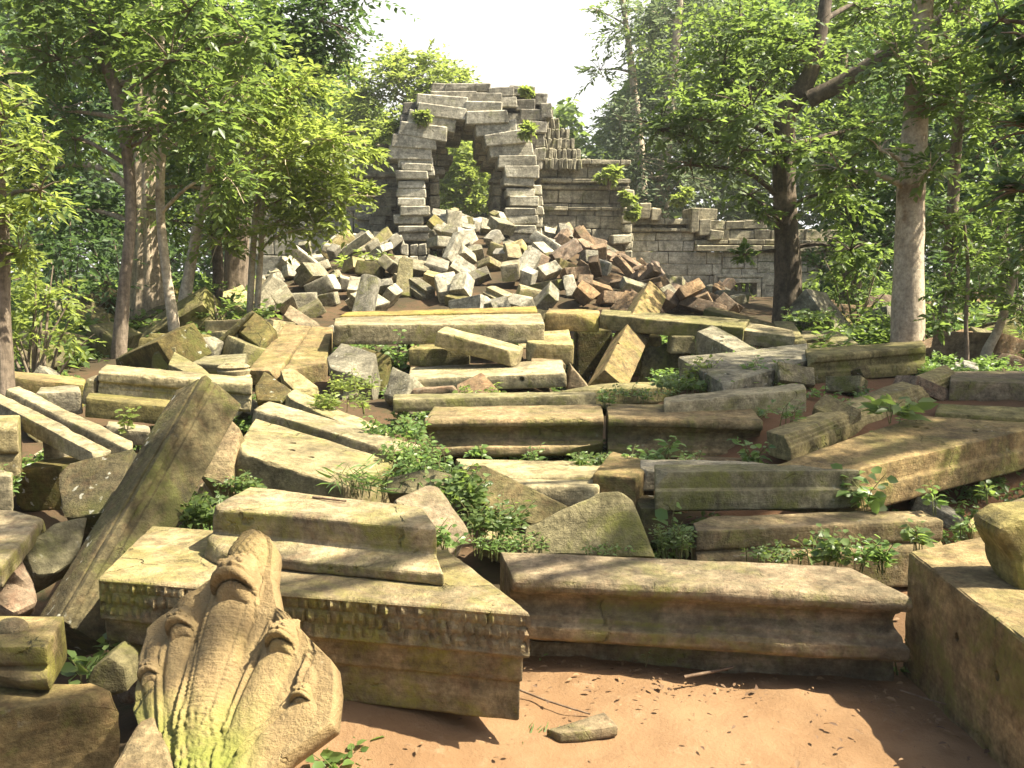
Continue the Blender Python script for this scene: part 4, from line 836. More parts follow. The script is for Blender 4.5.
for i in range(4):
    V = []; Fc = []; prof = [(0.07, 0), (0.07, 0.06), (0.05, 0.1), (0.085, 0.2), (0.06, 0.3), (0.085, 0.36), (0.06, 0.42), (0.085, 0.52), (0.05, 0.62), (0.07, 0.66), (0.07, 0.70)]
    o = Q.O + Q.U * Q.u(727 + i * 7.6) + Q.D * 0.25 + Vector((0, 0, Q.z(303.5)))
    for r, zz in prof: V += [o + Vector((r * math.cos(k * math.pi / 5), r * math.sin(k * math.pi / 5), zz)) - gal.location for k in range(10)]
    for q in range(len(prof) - 1): 
        for k in range(10): Fc += [q * 10 + k, q * 10 + (k + 1) % 10, (q + 1) * 10 + (k + 1) % 10, (q + 1) * 10 + k]
    b = link_mesh('baluster', np_mesh('baluster', V, Fc, 4), M['wall'], gal)
acc = ([], []); Q.wall(acc, 700, 780, Q.z(255), 0.3, None, 0.4, 2.6, 0.4); acc_obj('inner_wall', acc, M['dark'], gal)

Lf = Facade(360, 29.0, 6)
lw = empty('ruined_wall', (Lf.O.x, Lf.O.y, 0.5), 'broken temple wall with a pale patch, left of the arch behind the leaves', 'wall')
acc = ([], []); Lf.wall(acc, 230, 404, Lf.z(150), 0.5, lambda px, py: py > interp(px, [230, 310, 340, 380, 404], [215, 185, 152, 150, 140]) + RNG.uniform(-3, 3) and not (px < 372 and 192 < py), 0.36, 0, 1.0, 0.5, 1.0); acc_obj('wall_face', acc, M['wall'], lw)
acc = ([], []); Lf.wall(acc, 230, 374, Lf.z(194), 0.5, None, 0.75, 0.12, 0.8, 0.9, 1.8, 0.01); acc_obj('lower_wall', acc, M['pale'], lw)
acc = ([], [])
for zz, d, hh in ((Lf.z(180), -0.15, 0.15), (Lf.z(193), -0.1, 0.14)): Lf.wall(acc, 300, 400, zz + hh, zz, None, hh, d, 0.5, 0.5, 1.1)
for i in range(16): Lf.stone(acc, 334 + i * 4.3, 152, 4.0, 9, -0.05, 0.5)
for x, y, w, h in ((388, 204, 22, 9), (384, 213, 18, 9), (380, 222, 16, 9), (383, 231, 20, 9), (386, 196, 24, 8)): Lf.stone(acc, x, y, w, h, -0.35, 0.9, RNG.uniform(-3, 3))
acc_obj('cornice', acc, M['wall'], lw)

# ------------------------------------------------------------------ the heap of fallen blocks
def rubble_mesh(i, L, w, h, step=None):
    bm = bmesh.new()
    prof = [(-w / 2, -h / 2), (w / 2, -h / 2), (w / 2, h / 2), (-w / 2, h / 2)]
    if step: prof = [(-w / 2, -h / 2), (w / 2, -h / 2), (w / 2, h * 0.15), (w * 0.18, h * 0.15), (w * 0.18, h / 2), (-w / 2, h / 2)]
    sk = [RNG.uniform(-0.08, 0.08) for _ in range(4)]
    a = [bm.verts.new((-L / 2 + sk[0] * y * 2 + sk[1] * z * 2, y, z)) for y, z in prof]; b = [bm.verts.new((L / 2 + sk[2] * y * 2 + sk[3] * z * 2, y * 0.95, z * 0.96)) for y, z in prof]
    k = len(prof); bm.faces.new(a[::-1]); bm.faces.new(b)
    for q in range(k): bm.faces.new((a[q], a[(q + 1) % k], b[(q + 1) % k], b[q]))
    bmesh.ops.recalc_face_normals(bm, faces=bm.faces[:]); trim(bm, i * 7 + 3, 2, 0.07); bev(bm, 0.018)
    gridcut(bm, 0.09, (Vector((1, 0, 0)), Vector((0, 1, 0)), Vector((0, 0, 1))), (-L / 2, -w / 2, -h / 2), (L / 2, w / 2, h / 2))
    wear(bm, 0.1, 0.009, 0.03, i * 13 + 5)
    me = bpy.data.meshes.new('rubble_block'); bm.to_mesh(me); bm.free(); return me
SHAPES = [(0.95, 0.42, 0.34, 0), (0.7, 0.45, 0.40, 0), (0.55, 0.42, 0.38, 0), (1.15, 0.38, 0.32, 0), (0.8, 0.5, 0.3, 1), (0.62, 0.36, 0.3, 0), (0.85, 0.55, 0.26, 0), (0.48, 0.4, 0.36, 0), (1.0, 0.45, 0.4, 1), (0.66, 0.6, 0.34, 0)]
RUB = {}
for i, (a, b, c, s_) in enumerate(SHAPES):
    me = rubble_mesh(i, a, b, c, s_)
    for k in ('arch', 'red', 'mossy', 'grey', 'tan', 'dark'):
        m2 = me.copy(); o = None; m2.materials.append(M[k]); m2.polygons.foreach_set('use_smooth', np.ones(len(m2.polygons), dtype=bool)); m2.set_sharp_from_angle(angle=math.radians(32)); RUB[(i, k)] = m2
CN = {'arch': 'pale grey', 'red': 'reddish brown', 'mossy': 'mossy green', 'grey': 'grey', 'tan': 'tan', 'dark': 'dark'}
SIZE = ['long', 'thick', 'cubic', 'long slim', 'stepped', 'small slim', 'slab-like', 'small cubic', 'large notched', 'squarish']
heap_list = []
def rubble(x, y, z, rx, ry, rz, shape, mat, sc, group, where):
    o = bpy.data.objects.new('rubble_block', RUB[(shape, mat)]); COL.objects.link(o)
    o.location = (x, y, z); o.rotation_euler = (rx, ry, rz); o.scale = (sc, sc, sc)
    t = max(abs(rx), abs(ry)); st = 'lying level' if t < 0.22 else ('tilted' if t < 0.6 else 'steeply tipped')
    o['category'] = 'stone block'; o['group'] = group; heap_list.append((o, shape, mat, st, where)); return o
def place_heap(n, lift, dmin, seed, pxr=(252, 735), yr=(13.6, 28.6)):
    r = random.Random(seed); pts = []; tries = 0
    while len(pts) < n and tries < 40000:
        tries += 1
        y = r.uniform(*yr); x = r.uniform(-8.3, 7.4)
        hz = heap(x, y)
        px, py = proj(Vector((x, y, ground(x, y))))
        if hz < 0.10 or px < pxr[0] or px > pxr[1]: continue
        if y > 27.0 and not (438 < px < 500 or px > 548 or px < 398): continue
        if y > 28.8: continue
        dm = dmin * (0.85 + 0.012 * y)
        if any((x - a) ** 2 + ((y - b) * 0.85) ** 2 < dm * dm for a, b in pts): continue
        pts.append((x, y))
        red = sstep(520, 620, px + r.uniform(-50, 50))
        k = r.random()
        mat = ('red' if r.random() < 0.78 else 'grey') if k < red else r.choice(['arch', 'arch', 'arch', 'arch', 'tan', 'grey', 'grey', 'mossy'])
        sh = r.randrange(10); sc = r.uniform(0.54, 0.88) * (0.94 if px > 620 else 1.0)
        rx, ry = r.gauss(0, 0.36), r.gauss(0, 0.36)
        if r.random() < 0.12: ry += r.choice((-1, 1)) * r.uniform(0.5, 0.9)
        rubble(x, y, ground(x, y) + SHAPES[sh][2] * sc * 0.36 + lift * r.uniform(0.6, 1.1) + 0.25 * SHAPES[sh][0] * abs(math.sin(ry)) * sc, rx - 0.1, ry, r.uniform(0, math.pi), sh, mat, sc, 'blocks of the rubble heap', None)
place_heap(262, 0.0, 0.36, 5)
place_heap(34, 0.18, 1.0, 9)
place_heap(14, 0.15, 0.5, 13, (432, 458), (20, 27.6))
place_heap(6, 0.1, 0.5, 15, (495, 512), (20, 27.2))
# shaded blocks among the trees
r = random.Random(21)
for side, (a, b, ya, yb, n) in {'left': (20, 252, 10.2, 17, 22), 'right': (800, 1040, 9.6, 17, 22)}.items():
    pts = []
    while len(pts) < n:
        y = r.uniform(ya, yb); px = r.uniform(a, b); x = (px - 512) / F * y
        if any((x - p) ** 2 + (y - q) ** 2 < 0.6 for p, q in pts): continue
        pts.append((x, y)); sh = r.randrange(10); sc = r.uniform(0.8, 1.25)
        mat = r.choice(['mossy', 'mossy', 'grey', 'tan', 'dark']) if side == 'left' else r.choice(['red', 'red', 'mossy', 'dark', 'grey'])
        rubble(x, y, ground(x, y) + 0.14 * sc, r.gauss(0, 0.3), r.gauss(0, 0.3), r.uniform(0, 3.1), sh, mat, sc, 'scattered blocks under the %s-hand trees' % side, side)

# smaller broken pieces lying in the gaps of the causeway
LANDM = [(120, 440, 'the diagonal beams'), (60, 550, 'the leaning pillar foot'), (225, 500, 'the carved pedestal back'), (290, 385, 'the mottled flat slabs'), (370, 380, 'the greyish tilted block'), (430, 360, 'the great pale beam'), (480, 395, 'the pale holed slab'),
         (580, 375, 'the dark hollow'), (520, 400, 'the cracked beam left half'), (690, 395, 'the cracked beam right half'), (400, 450, 'the sloping sunlit beams'), (480, 500, 'the central leafy patch'), (660, 520, 'the triangular slab'), (790, 420, 'the fluted beam'), (840, 400, 'the red earth bank'),
         (900, 500, 'the cracked holed slab'), (160, 350, 'the ribbed trunk'), (870, 340, 'the pale trunk'), (760, 330, 'the long dark beam')]
r = random.Random(41); pts = []
while len(pts) < 64:
    y = r.uniform(4.9, 12.6); px = r.uniform(20, 1000); x = (px - 512) / F * y
    if any((x - a) ** 2 + (y - b) ** 2 < 0.18 for a, b in pts): continue
    pts.append((x, y)); sh = r.randrange(10); sc = r.uniform(0.22, 0.5); z = ground(x, y) + 0.13 * sc; qx, qy = proj(Vector((x, y, z)))
    lm = min(LANDM, key=lambda l: (l[0] - qx) ** 2 + 2 * (l[1] - qy) ** 2)[2]
    o = rubble(x, y, z, r.gauss(0, 0.35), r.gauss(0, 0.35), r.uniform(0, 3.1), sh, r.choice(['tan', 'tan', 'grey', 'mossy', 'red', 'arch', 'dark']), sc, 'broken pieces in the gaps of the causeway', '@' + lm); o.name = 'stone_fragment'
# ------------------------------------------------------------------ leaves, plants, trees
def leaf_mesh(name, C, D, Nn, Ln, Wd, tone, hexa=False):
    """C base points, D leaf directions, Nn face normals, lengths, widths; diamond leaves (or six-sided) folded on the midrib"""
    C, D, Nn = (np.asarray(a, dtype=np.float32) for a in (C, D, Nn)); n = len(C)
    Sd = np.cross(D, Nn); Sd /= np.linalg.norm(Sd, axis=1, keepdims=True) + 1e-9; Up = np.cross(Sd, D)
    Ln = np.asarray(Ln, dtype=np.float32)[:, None]; Wd = np.asarray(Wd, dtype=np.float32)[:, None]
    if not hexa:
        V = np.stack([C, C + D * Ln * 0.45 + Sd * Wd * 0.5 + Up * Wd * 0.14, C + D * Ln - Up * Ln * 0.10, C + D * Ln * 0.45 - Sd * Wd * 0.5 + Up * Wd * 0.14], 1).reshape(-1, 3)
        b = np.arange(n, dtype=np.int32)[:, None] * 4; I = (b + np.array([0, 1, 2, 0, 2, 3])).ravel(); k = 4; per = 3
    else:
        V = np.stack([C, C + D * Ln * 0.28 + Sd * Wd * 0.46 + Up * Wd * 0.12, C + D * Ln * 0.66 + Sd * Wd * 0.36 + Up * Wd * 0.10, C + D * Ln - Up * Ln * 0.12,
                      C + D * Ln * 0.66 - Sd * Wd * 0.36 + Up * Wd * 0.10, C + D * Ln * 0.28 - Sd * Wd * 0.46 + Up * Wd * 0.12, C + D * Ln * 0.30, C + D * Ln * 0.68 - Up * Ln * 0.03], 1).reshape(-1, 3)
        b = np.arange(n, dtype=np.int32)[:, None] * 8; I = (b + np.array([0, 1, 6, 0, 6, 5, 1, 2, 7, 1, 7, 6, 5, 6, 7, 5, 7, 4, 2, 3, 7, 4, 7, 3])).ravel(); k = 8; per = 3
    me = np_mesh(name, V, I, per)
    at = me.attributes.new('leaf_tone', 'FLOAT', 'POINT'); at.data.foreach_set('value', np.repeat(np.asarray(tone, dtype=np.float32), k))
    return me
def rnd_dirs(rg, n):
    v = rg.normal(size=(n, 3)); return v / np.linalg.norm(v, axis=1, keepdims=True)
def cluster_leaves(rg, c, r, ntw, per, ll, flat=0.75, droop=0.25, elong=None):
    """sprays: twigs shooting out of c, leaves set alternately along each"""
    c = np.array(c); d = rnd_dirs(rg, ntw); d[:, 2] *= flat
    d[:, 2] += 0.12
    st = c + rnd_dirs(rg, ntw) * (r * 0.35 * rg.random((ntw, 1)))
    Lt = r * (0.5 + 0.55 * rg.random((ntw, 1)))
    t = (0.2 + 0.8 * (np.arange(per)[None, :, None] + rg.random((ntw, per, 1)) * 0.8) / per)
    P = st[:, None, :] + d[:, None, :] * Lt[:, None, :] * t
    P[:, :, 2] -= (droop * Lt * t[:, :, 0] ** 2)
    dirn = d / (np.linalg.norm(d, axis=1, keepdims=True) + 1e-9)
    sd = np.cross(dirn, np.array([0, 0, 1.0])); sd /= np.linalg.norm(sd, axis=1, keepdims=True) + 1e-9
    sg = np.where(np.arange(per) % 2 == 0, 1, -1)[None, :, None]
    ld = dirn[:, None, :] * 0.7 + sd[:, None, :] * sg * 0.85 + rg.normal(size=(ntw, per, 3)) * 0.28
    ld[:, :, 2] -= 0.22
    ld /= np.linalg.norm(ld, axis=2, keepdims=True)
    nn = np.array([0, 0, 1.0]) + rg.normal(size=(ntw, per, 3)) * 0.42
    P = P.reshape(-1, 3); ld = ld.reshape(-1, 3); nn = nn.reshape(-1, 3); n = len(P)
    L = ll * rg.uniform(0.6, 1.25, n); tone = np.clip(np.repeat(rg.normal(0.5, 0.2, ntw), per) + rg.normal(0, 0.2, n), 0, 1)
    return P, ld, nn, L, tone
def smooth_path(pts, k=5):
    P = [Vector(p) for p, _ in pts]; R = [q for _, q in pts]; out = []; rad = []
    for i in range(len(P) - 1):
        p0 = P[max(i - 1, 0)]; p1 = P[i]; p2 = P[i + 1]; p3 = P[min(i + 2, len(P) - 1)]
        for j in range(k):
            t = j / k; out.append(0.5 * ((2 * p1) + (p2 - p0) * t + (2 * p0 - 5 * p1 + 4 * p2 - p3) * t * t + (3 * p1 - p0 - 3 * p2 + p3) * t ** 3)); rad.append(R[i] * (1 - t) + R[i + 1] * t)
    out.append(P[-1]); rad.append(R[-1]); return out, rad
def limb_mesh(name, pts, seg=12, rib=0.0, seed=0, k=6):
    P, R = smooth_path(pts, k); V, Fc = tube(P, R, seg); o = []
    for i, v in enumerate(V):
        ring, kk = divmod(i, seg); c = P[ring]; d = v - c
        s = 1 + 0.10 * noise.noise(v * 1.9 + Vector((seed, 0, 0))) + 0.05 * noise.noise(v * 6)
        if rib: s += rib * math.sin(kk / seg * 2 * math.pi * 9 + 2 * noise.noise(v * 0.6)) + rib * 0.7 * math.sin(kk / seg * 2 * math.pi * 4 + 1.3)
        o.append(c + d * s)
    n = len(P); Fc = list(Fc)
    return o, Fc
RG = np.random.default_rng(4)
def tree(name, label, trunk, clusters, leaf, bark, ll=0.13, ratio=0.5, dens=1.0, per=11, group=None, seg=14, rib=0.0, limbs=True, cat='tree', flat=0.75, droop=0.25, extra=()):
    """trunk: [(px, py, Y, radius m)] from the foot up; clusters: [(px, py, Y, r m)]"""
    if trunk[0][2] < 30: ll *= 0.86
    T = [(PY(px, py, Y), r) for px, py, Y, r in trunk]
    foot = T[0][0].copy(); foot.z = ground(foot.x, foot.y)
    root = empty(name, foot, label, cat, group)
    T = [(Vector((foot.x, foot.y, foot.z - 0.25)), trunk[0][3] * 1.35), (foot + Vector((0, 0, 0.12)), trunk[0][3] * 1.12)] + [t for t in T if t[0].z > foot.z + 0.3]
    o, Fc = limb_mesh('trunk', T, seg, rib, len(label))
    link_mesh('trunk', np_mesh('trunk', [v - foot for v in o], Fc, 4), M[bark], root)
    path, rad = smooth_path(T, 6)
    for e in extra:
        E = [(PY(px, py, Y), r) for px, py, Y, r in e]; o, Fc = limb_mesh('limb', E, 10, 0, 3)
        link_mesh('limb', np_mesh('limb', [v - foot for v in o], Fc, 4), M[bark], root); p2, r2 = smooth_path(E, 6); path = path + p2; rad = rad + r2
    acc = []
    for px, py, Y, r in clusters:
        c = PY(px, py, Y)
        if limbs:
            best = min(range(len(path)), key=lambda i: (path[i] - c).length + 1.2 * max(0, path[i].z - c.z + 0.25 * (path[i] - c).length) + (3 if path[i].z < foot.z + 1.2 else 0))
            a = path[best]; ra = min(rad[best] * 0.5, 0.02 + 0.022 * (c - a).length); m = (a + c) / 2 + Vector((RG.uniform(-1, 1), RG.uniform(-1, 1), RG.uniform(0, 1))) * 0.13 * (c - a).length
            o, Fc = limb_mesh('limb', [(a, ra), (m, ra * 0.65), (c, ra * 0.35)], 7, 0, 1, 5); 
            # twigs out of the limb's end
            for q in range(7):
                e = c + Vector(rnd_dirs(RG, 1)[0]) * r * 0.8; e.z = c.z + (e.z - c.z) * 0.7
                b = len(o); V2, F2 = tube([c, (c + e) / 2 + Vector((0, 0, 0.06 * r)), e], [ra * 0.35, ra * 0.22, 0.004], 5); o = o + V2; Fc = list(Fc) + [b + i for i in F2]
            link_mesh('limb', np_mesh('limb', [v - foot for v in o], Fc, 4), M[bark], root)
        ntw = max(10, int(dens * 78 * (r / (ll * 7.5)) ** 2))
        acc.append(cluster_leaves(RG, c - foot, r, ntw, per, ll, flat, droop))
    P, D, Nn, L, tn = (np.concatenate([a[i] for a in acc]) for i in range(5))
    link_mesh('crown', leaf_mesh('crown', P, D, Nn, L, L * ratio, tn, hexa=False), M[leaf], root, None, False)
    return root

GL, GR, GB = 'trees on the left of the ruins', 'trees on the right of the ruins', 'trees rising behind the ruins'
# ---- left side
tree('slim_tree', 'slim dark leaning trunk under a bright leafy crown, left of the ribbed trunk', [(120, 366, 11.2, 0.08), (124, 290, 11.2, 0.068), (131, 200, 11.3, 0.062), (118, 100, 11.4, 0.07), (96, 40, 11.5, 0.06), (80, -40, 11.6, 0.04)],
     [(110, 30, 11.3, 0.9), (170, 60, 11.0, 0.8), (60, 60, 11.6, 0.8), (215, 110, 11.0, 0.75), (150, 130, 10.9, 0.6), (75, 140, 11.8, 0.6), (190, 10, 11.3, 0.9), (40, 0, 11.4, 1.0), (120, -60, 11.4, 1.2), (250, 40, 11.5, 0.8)], 'leaf_mid', 'bark_brown', 0.15, 0.48, 1.0, group=GL)
tree('big_tree', 'thick ribbed trunk standing in the left-hand grove', [(148, 362, 14.2, 0.24), (147, 250, 14.2, 0.20), (146, 150, 14.3, 0.19), (150, 40, 14.4, 0.17), (152, -80, 14.6, 0.14)],
     [(120, 60, 14.4, 1.3), (60, 110, 14.8, 1.2), (200, 120, 14.8, 1.1), (30, 170, 15.2, 1.2), (90, 210, 15.2, 1.1), (150, -20, 14.5, 1.6), (10, 60, 15, 1.2), (220, 190, 15.2, 0.9)], 'leaf_dark', 'bark_ribbed', 0.17, 0.5, 0.8, group=GL, seg=60, rib=0.07)
tree('slim_tree', 'thin pale crooked trunk just right of the ribbed trunk', [(176, 345, 12.3, 0.07), (166, 270, 12.3, 0.06), (160, 200, 12.3, 0.055), (164, 100, 12.4, 0.05), (158, -10, 12.4, 0.04)],
     [(205, 130, 11.9, 0.7), (230, 180, 11.8, 0.65), (240, 80, 12.2, 0.7), (150, 40, 12.5, 0.8)], 'leaf_mid', 'bark_pale', 0.14, 0.48, 1.0, group=GL)
tree('slim_tree', 'leaning grey sapling trunk with broad pale leaves, middle of the left grove', [(181, 345, 13.2, 0.085), (188, 280, 13.2, 0.075), (203, 200, 13.3, 0.065), (225, 110, 13.3, 0.05), (245, 60, 13.3, 0.035)],
     [(250, 110, 13.1, 0.9), (285, 160, 12.9, 0.8), (220, 240, 13.1, 0.6), (290, 90, 13.3, 0.9), (330, 140, 13.0, 0.7), (225, 205, 13.0, 0.45)], 'leaf_yellow', 'bark_pale', 0.14, 0.5, 1.05, group=GL)
tree('twin_tree', 'pair of thin pale stems beside the rubble with a bright yellow-green crown', [(250, 308, 13.8, 0.05), (253, 250, 13.8, 0.045), (259, 190, 13.8, 0.04), (275, 120, 13.8, 0.03)],
     [(300, 190, 13.5, 0.85), (335, 200, 13.3, 0.7), (285, 225, 13.4, 0.6), (320, 160, 13.6, 0.8), (345, 180, 13.5, 0.5), (290, 130, 14, 0.8), (315, 225, 13.2, 0.45), (368, 150, 13.8, 0.4), (368, 192, 13.5, 0.25), (270, 200, 13.9, 0.7)], 'leaf_yellow', 'bark_pale', 0.14, 0.46, 1.05, group=GL,
     extra=([(257, 308, 13.8, 0.045), (261, 250, 13.8, 0.04), (264, 190, 13.8, 0.035), (285, 130, 13.8, 0.02)],))
tree('big_tree', 'broad brown trunk behind the twin pale stems', [(236, 330, 16.5, 0.2), (238, 230, 16.5, 0.18), (248, 120, 16.6, 0.17), (262, 20, 16.6, 0.14), (270, -90, 16.7, 0.1)],
     [(270, 30, 16.4, 1.5), (320, 20, 16.2, 1.2), (220, 40, 16.6, 1.3), (300, 80, 16.4, 1.2), (240, -50, 16.6, 1.8), (340, -20, 16.4, 1.2), (230, 130, 17, 1.2), (190, 170, 17.2, 1.2), (330, 50, 16.8, 0.9)], 'leaf_dark', 'bark_brown', 0.16, 0.5, 0.85, group=GL, seg=24, rib=0.04)
tree('slim_tree', 'short dark trunk between the leaning sapling and the twin stems', [(216, 338, 14.5, 0.09), (218, 270, 14.5, 0.08), (212, 190, 14.6, 0.07), (205, 100, 14.6, 0.05)],
     [(190, 150, 14.4, 0.9), (230, 210, 14.2, 0.7), (170, 220, 14.4, 0.8), (205, 80, 14.6, 1.0)], 'leaf_mid', 'bark_dark', 0.14, 0.48, 0.9, group=GL)
tree('near_tree', 'tree at the left edge with large sunlit yellow-green leaves', [(1, 330, 7.6, 0.075), (2, 260, 7.6, 0.065), (-4, 150, 7.6, 0.05), (-10, 60, 7.6, 0.03)],
     [(25, 150, 7.5, 0.34), (40, 190, 7.4, 0.30), (12, 215, 7.4, 0.32), (5, 120, 7.6, 0.36), (45, 140, 7.7, 0.22), (-30, 180, 7.6, 0.5), (20, 250, 7.5, 0.26), (-10, 80, 7.8, 0.4)], 'leaf_yellow', 'bark_brown', 0.115, 0.34, 1.2, group=GL, droop=0.5)
# leafy bushes of the left grove
def bush(label, clusters, leaf, ll, ratio=0.5, dens=1.0, per=9, group=None, name='bush', ns=5, flat=0.8):
    pts = [PY(px, py, Y) for px, py, Y, r in clusters]; c = sum(pts, Vector()) / len(pts); foot = Vector((c.x, c.y, ground(c.x, c.y)))
    root = empty(name, foot, label, 'bush' if name == 'bush' else 'plant', group); acc = []
    V = []; Fc = []
    for p, (_, _, _, r) in zip(pts, clusters):
        acc.append(cluster_leaves(RG, p - foot, r, max(8, int(dens * 44 * (r / (ll * 7.0)) ** 2)), per, ll, flat, 0.3))
        for q in range(2):
            e = p - foot + Vector((RG.uniform(-1, 1), RG.uniform(-1, 1), RG.uniform(-.5, 1))) * r * 0.5; a = Vector((RG.uniform(-.1, .1), RG.uniform(-.1, .1), -0.1))
            v2, f2 = tube([a, a * 0.4 + e * 0.6 + Vector((0, 0, 0.1 * e.length)), e], [0.02, 0.013, 0.005], 5); link_mesh('stem', np_mesh('stem', v2, f2, 4), M['bark_brown'], root)
    P, D, Nn, L, tn = (np.concatenate([a[i] for a in acc]) for i in range(5))
    link_mesh('foliage', leaf_mesh('foliage', P, D, Nn, L, L * ratio, tn), M[leaf], root, None, False); return root
GU = 'bushes under the trees'
bush('pale sunlit bush at the left edge above the level beam', [(20, 320, 9.4, 0.5), (60, 300, 9.6, 0.42), (30, 275, 9.6, 0.45), (75, 335, 9.4, 0.3), (-20, 300, 9.4, 0.5), (10, 345, 9.3, 0.3)], 'leaf_yellow', 0.085, 0.45, 1.1, group=GU)
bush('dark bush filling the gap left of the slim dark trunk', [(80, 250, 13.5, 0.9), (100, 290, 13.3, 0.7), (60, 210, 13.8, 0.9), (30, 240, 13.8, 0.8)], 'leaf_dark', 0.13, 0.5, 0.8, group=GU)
bush('green bush at the foot of the leaning sapling', [(195, 320, 12.6, 0.35), (215, 300, 12.8, 0.4), (230, 315, 12.6, 0.3), (205, 335, 12.0, 0.2)], 'leaf_mid', 0.10, 0.5, 1.0, group=GU)
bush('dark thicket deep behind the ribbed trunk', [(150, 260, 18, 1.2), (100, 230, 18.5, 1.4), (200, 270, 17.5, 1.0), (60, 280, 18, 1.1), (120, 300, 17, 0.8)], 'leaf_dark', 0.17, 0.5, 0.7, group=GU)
bush('leafy sprig hanging in the sun over the left flank of the rubble', [(345, 262, 20.5, 0.30), (362, 258, 20.3, 0.36), (380, 262, 20.2, 0.28), (355, 278, 20.2, 0.25), (388, 270, 20.2, 0.2)], 'leaf_yellow', 0.15, 0.45, 1.3, group=GU)
# ---- right side
tree('big_tree', 'dark trunk in front of the pale gallery wall, with heavy limbs spreading to the right', [(788, 326, 14.2, 0.215), (787, 250, 14.2, 0.18), (784, 180, 14.2, 0.17), (785, 120, 14.2, 0.16), (800, 92, 14.1, 0.15)],
     [(700, 120, 14, 0.9), (745, 150, 13.8, 0.8), (720, 80, 14.3, 1.1), (690, 165, 13.8, 0.45), (790, 60, 14.2, 1.2), (850, 130, 15, 0.9), (840, 190, 13.6, 0.8), (750, 195, 13.7, 0.35), (740, 30, 14.4, 1.3), (860, 10, 15.2, 1.2), (950, 40, 15, 1.2), (660, 130, 14.2, 0.6), (810, 150, 13.4, 0.7), (750, 110, 13.2, 0.8), (850, 250, 13.6, 0.6), (745, 255, 13.9, 0.22), (765, 215, 13.7, 0.3)], 'leaf_mid', 'bark_dark', 0.15, 0.5, 0.95, group=GR, seg=20,
     extra=([(800, 95, 14.1, 0.15), (815, 60, 14.1, 0.11), (826, 0, 14.2, 0.09), (832, -60, 14.3, 0.06)], [(808, 100, 14.0, 0.14), (850, 78, 13.8, 0.12), (900, 45, 13.5, 0.10), (950, 12, 13.3, 0.08), (1000, -30, 13.2, 0.05)]))
tree('pale_tree', 'smooth pale trunk with a sunlit stripe rising behind the mossy moulded block', [(907, 348, 11.2, 0.185), (909, 260, 11.2, 0.165), (911, 190, 11.2, 0.155), (916, 110, 11.2, 0.14), (922, 20, 11.2, 0.12), (926, -70, 11.3, 0.1)],
     [(900, 60, 10.8, 0.8), (960, 100, 10.8, 0.8), (930, 170, 10.7, 0.45), (1000, 40, 10.8, 0.9), (960, -30, 11, 1.1), (840, 170, 11, 0.5), (880, 150, 10.7, 0.4)], 'leaf_mid', 'bark_pale', 0.13, 0.5, 0.9, group=GR, seg=24)
tree('slim_tree', 'thin brown trunk right of the smooth pale trunk', [(944, 345, 12.6, 0.085), (950, 250, 12.6, 0.08), (956, 150, 12.6, 0.07), (963, 60, 12.6, 0.06), (968, -40, 12.6, 0.045)],
     [(990, 120, 12.3, 0.8), (950, 60, 12.5, 0.8), (1010, 200, 12.2, 0.7), (980, 250, 12.2, 0.6), (1010, 20, 12.4, 0.9), (930, 220, 12.4, 0.5)], 'leaf_mid', 'bark_brown', 0.13, 0.5, 0.95, group=GR)
tree('slim_tree', 'spindly forked sapling at the right edge', [(985, 372, 9.6, 0.05), (1000, 325, 9.6, 0.042), (1016, 270, 9.6, 0.035), (1035, 200, 9.6, 0.025)],
     [(1010, 260, 9.5, 0.45), (980, 290, 9.6, 0.35), (1030, 220, 9.5, 0.5), (1020, 310, 9.4, 0.35), (1000, 180, 9.7, 0.5)], 'leaf_mid', 'bark_pale', 0.11, 0.5, 0.9, group=GR)
tree('slim_tree', 'straight thin sapling standing behind the heavy beam end', [(966, 368, 9.2, 0.022), (966, 320, 9.2, 0.02), (968, 270, 9.2, 0.017), (964, 220, 9.2, 0.012)],
     [(950, 290, 9.2, 0.28), (975, 260, 9.2, 0.3), (940, 320, 9.1, 0.22), (960, 225, 9.2, 0.3)], 'leaf_mid', 'bark_brown', 0.09, 0.5, 1.0, group=GR)
tree('dark_tree', 'overhanging dark foliage in the top right corner', [(1180, 420, 7.4, 0.12), (1160, 250, 7.3, 0.1), (1130, 100, 7.2, 0.08), (1090, 0, 7.0, 0.05)],
     [(1030, 40, 6.8, 0.42), (1000, 20, 6.9, 0.32), (1040, 130, 6.8, 0.42), (1020, 190, 6.9, 0.3), (1060, 220, 6.9, 0.45), (1090, 100, 7, 0.6), (1005, 80, 6.9, 0.22)], 'leaf_dark', 'bark_dark', 0.11, 0.5, 1.0, group=GR)
tree('feathery_tree', 'grey-green feathery tree behind the gallery wall', [(660, 320, 35, 0.3), (662, 200, 35, 0.26), (670, 100, 35, 0.2), (680, 0, 35, 0.12)],
     [(620, 120, 34.5, 2.0), (660, 80, 35, 2.4), (640, 160, 34, 1.8), (690, 130, 34.5, 2.2), (610, 165, 35, 1.5), (680, 180, 34, 1.8), (720, 60, 35.5, 2.6), (660, 20, 35.5, 2.4), (640, 205, 34.2, 1.2), (730, 150, 35, 2.2), (760, 110, 36, 2.4), (705, -20, 36, 2.6)], 'leaf_grey', 'bark_pale', 0.26, 0.36, 0.95, group=GB, droop=0.6)
tree('feathery_tree', 'tall thin-crowned tree with sky gaps, left of the feathery tree top', [(645, 300, 40, 0.25), (640, 150, 40, 0.2), (628, 40, 40, 0.12), (618, -30, 40, 0.08)],
     [(620, 30, 40, 1.5), (600, 70, 40, 1.2), (640, 10, 40, 1.6), (650, 50, 40, 1.6), (598, 10, 40, 0.7)], 'leaf_mid', 'bark_pale', 0.28, 0.4, 0.7, group=GB)
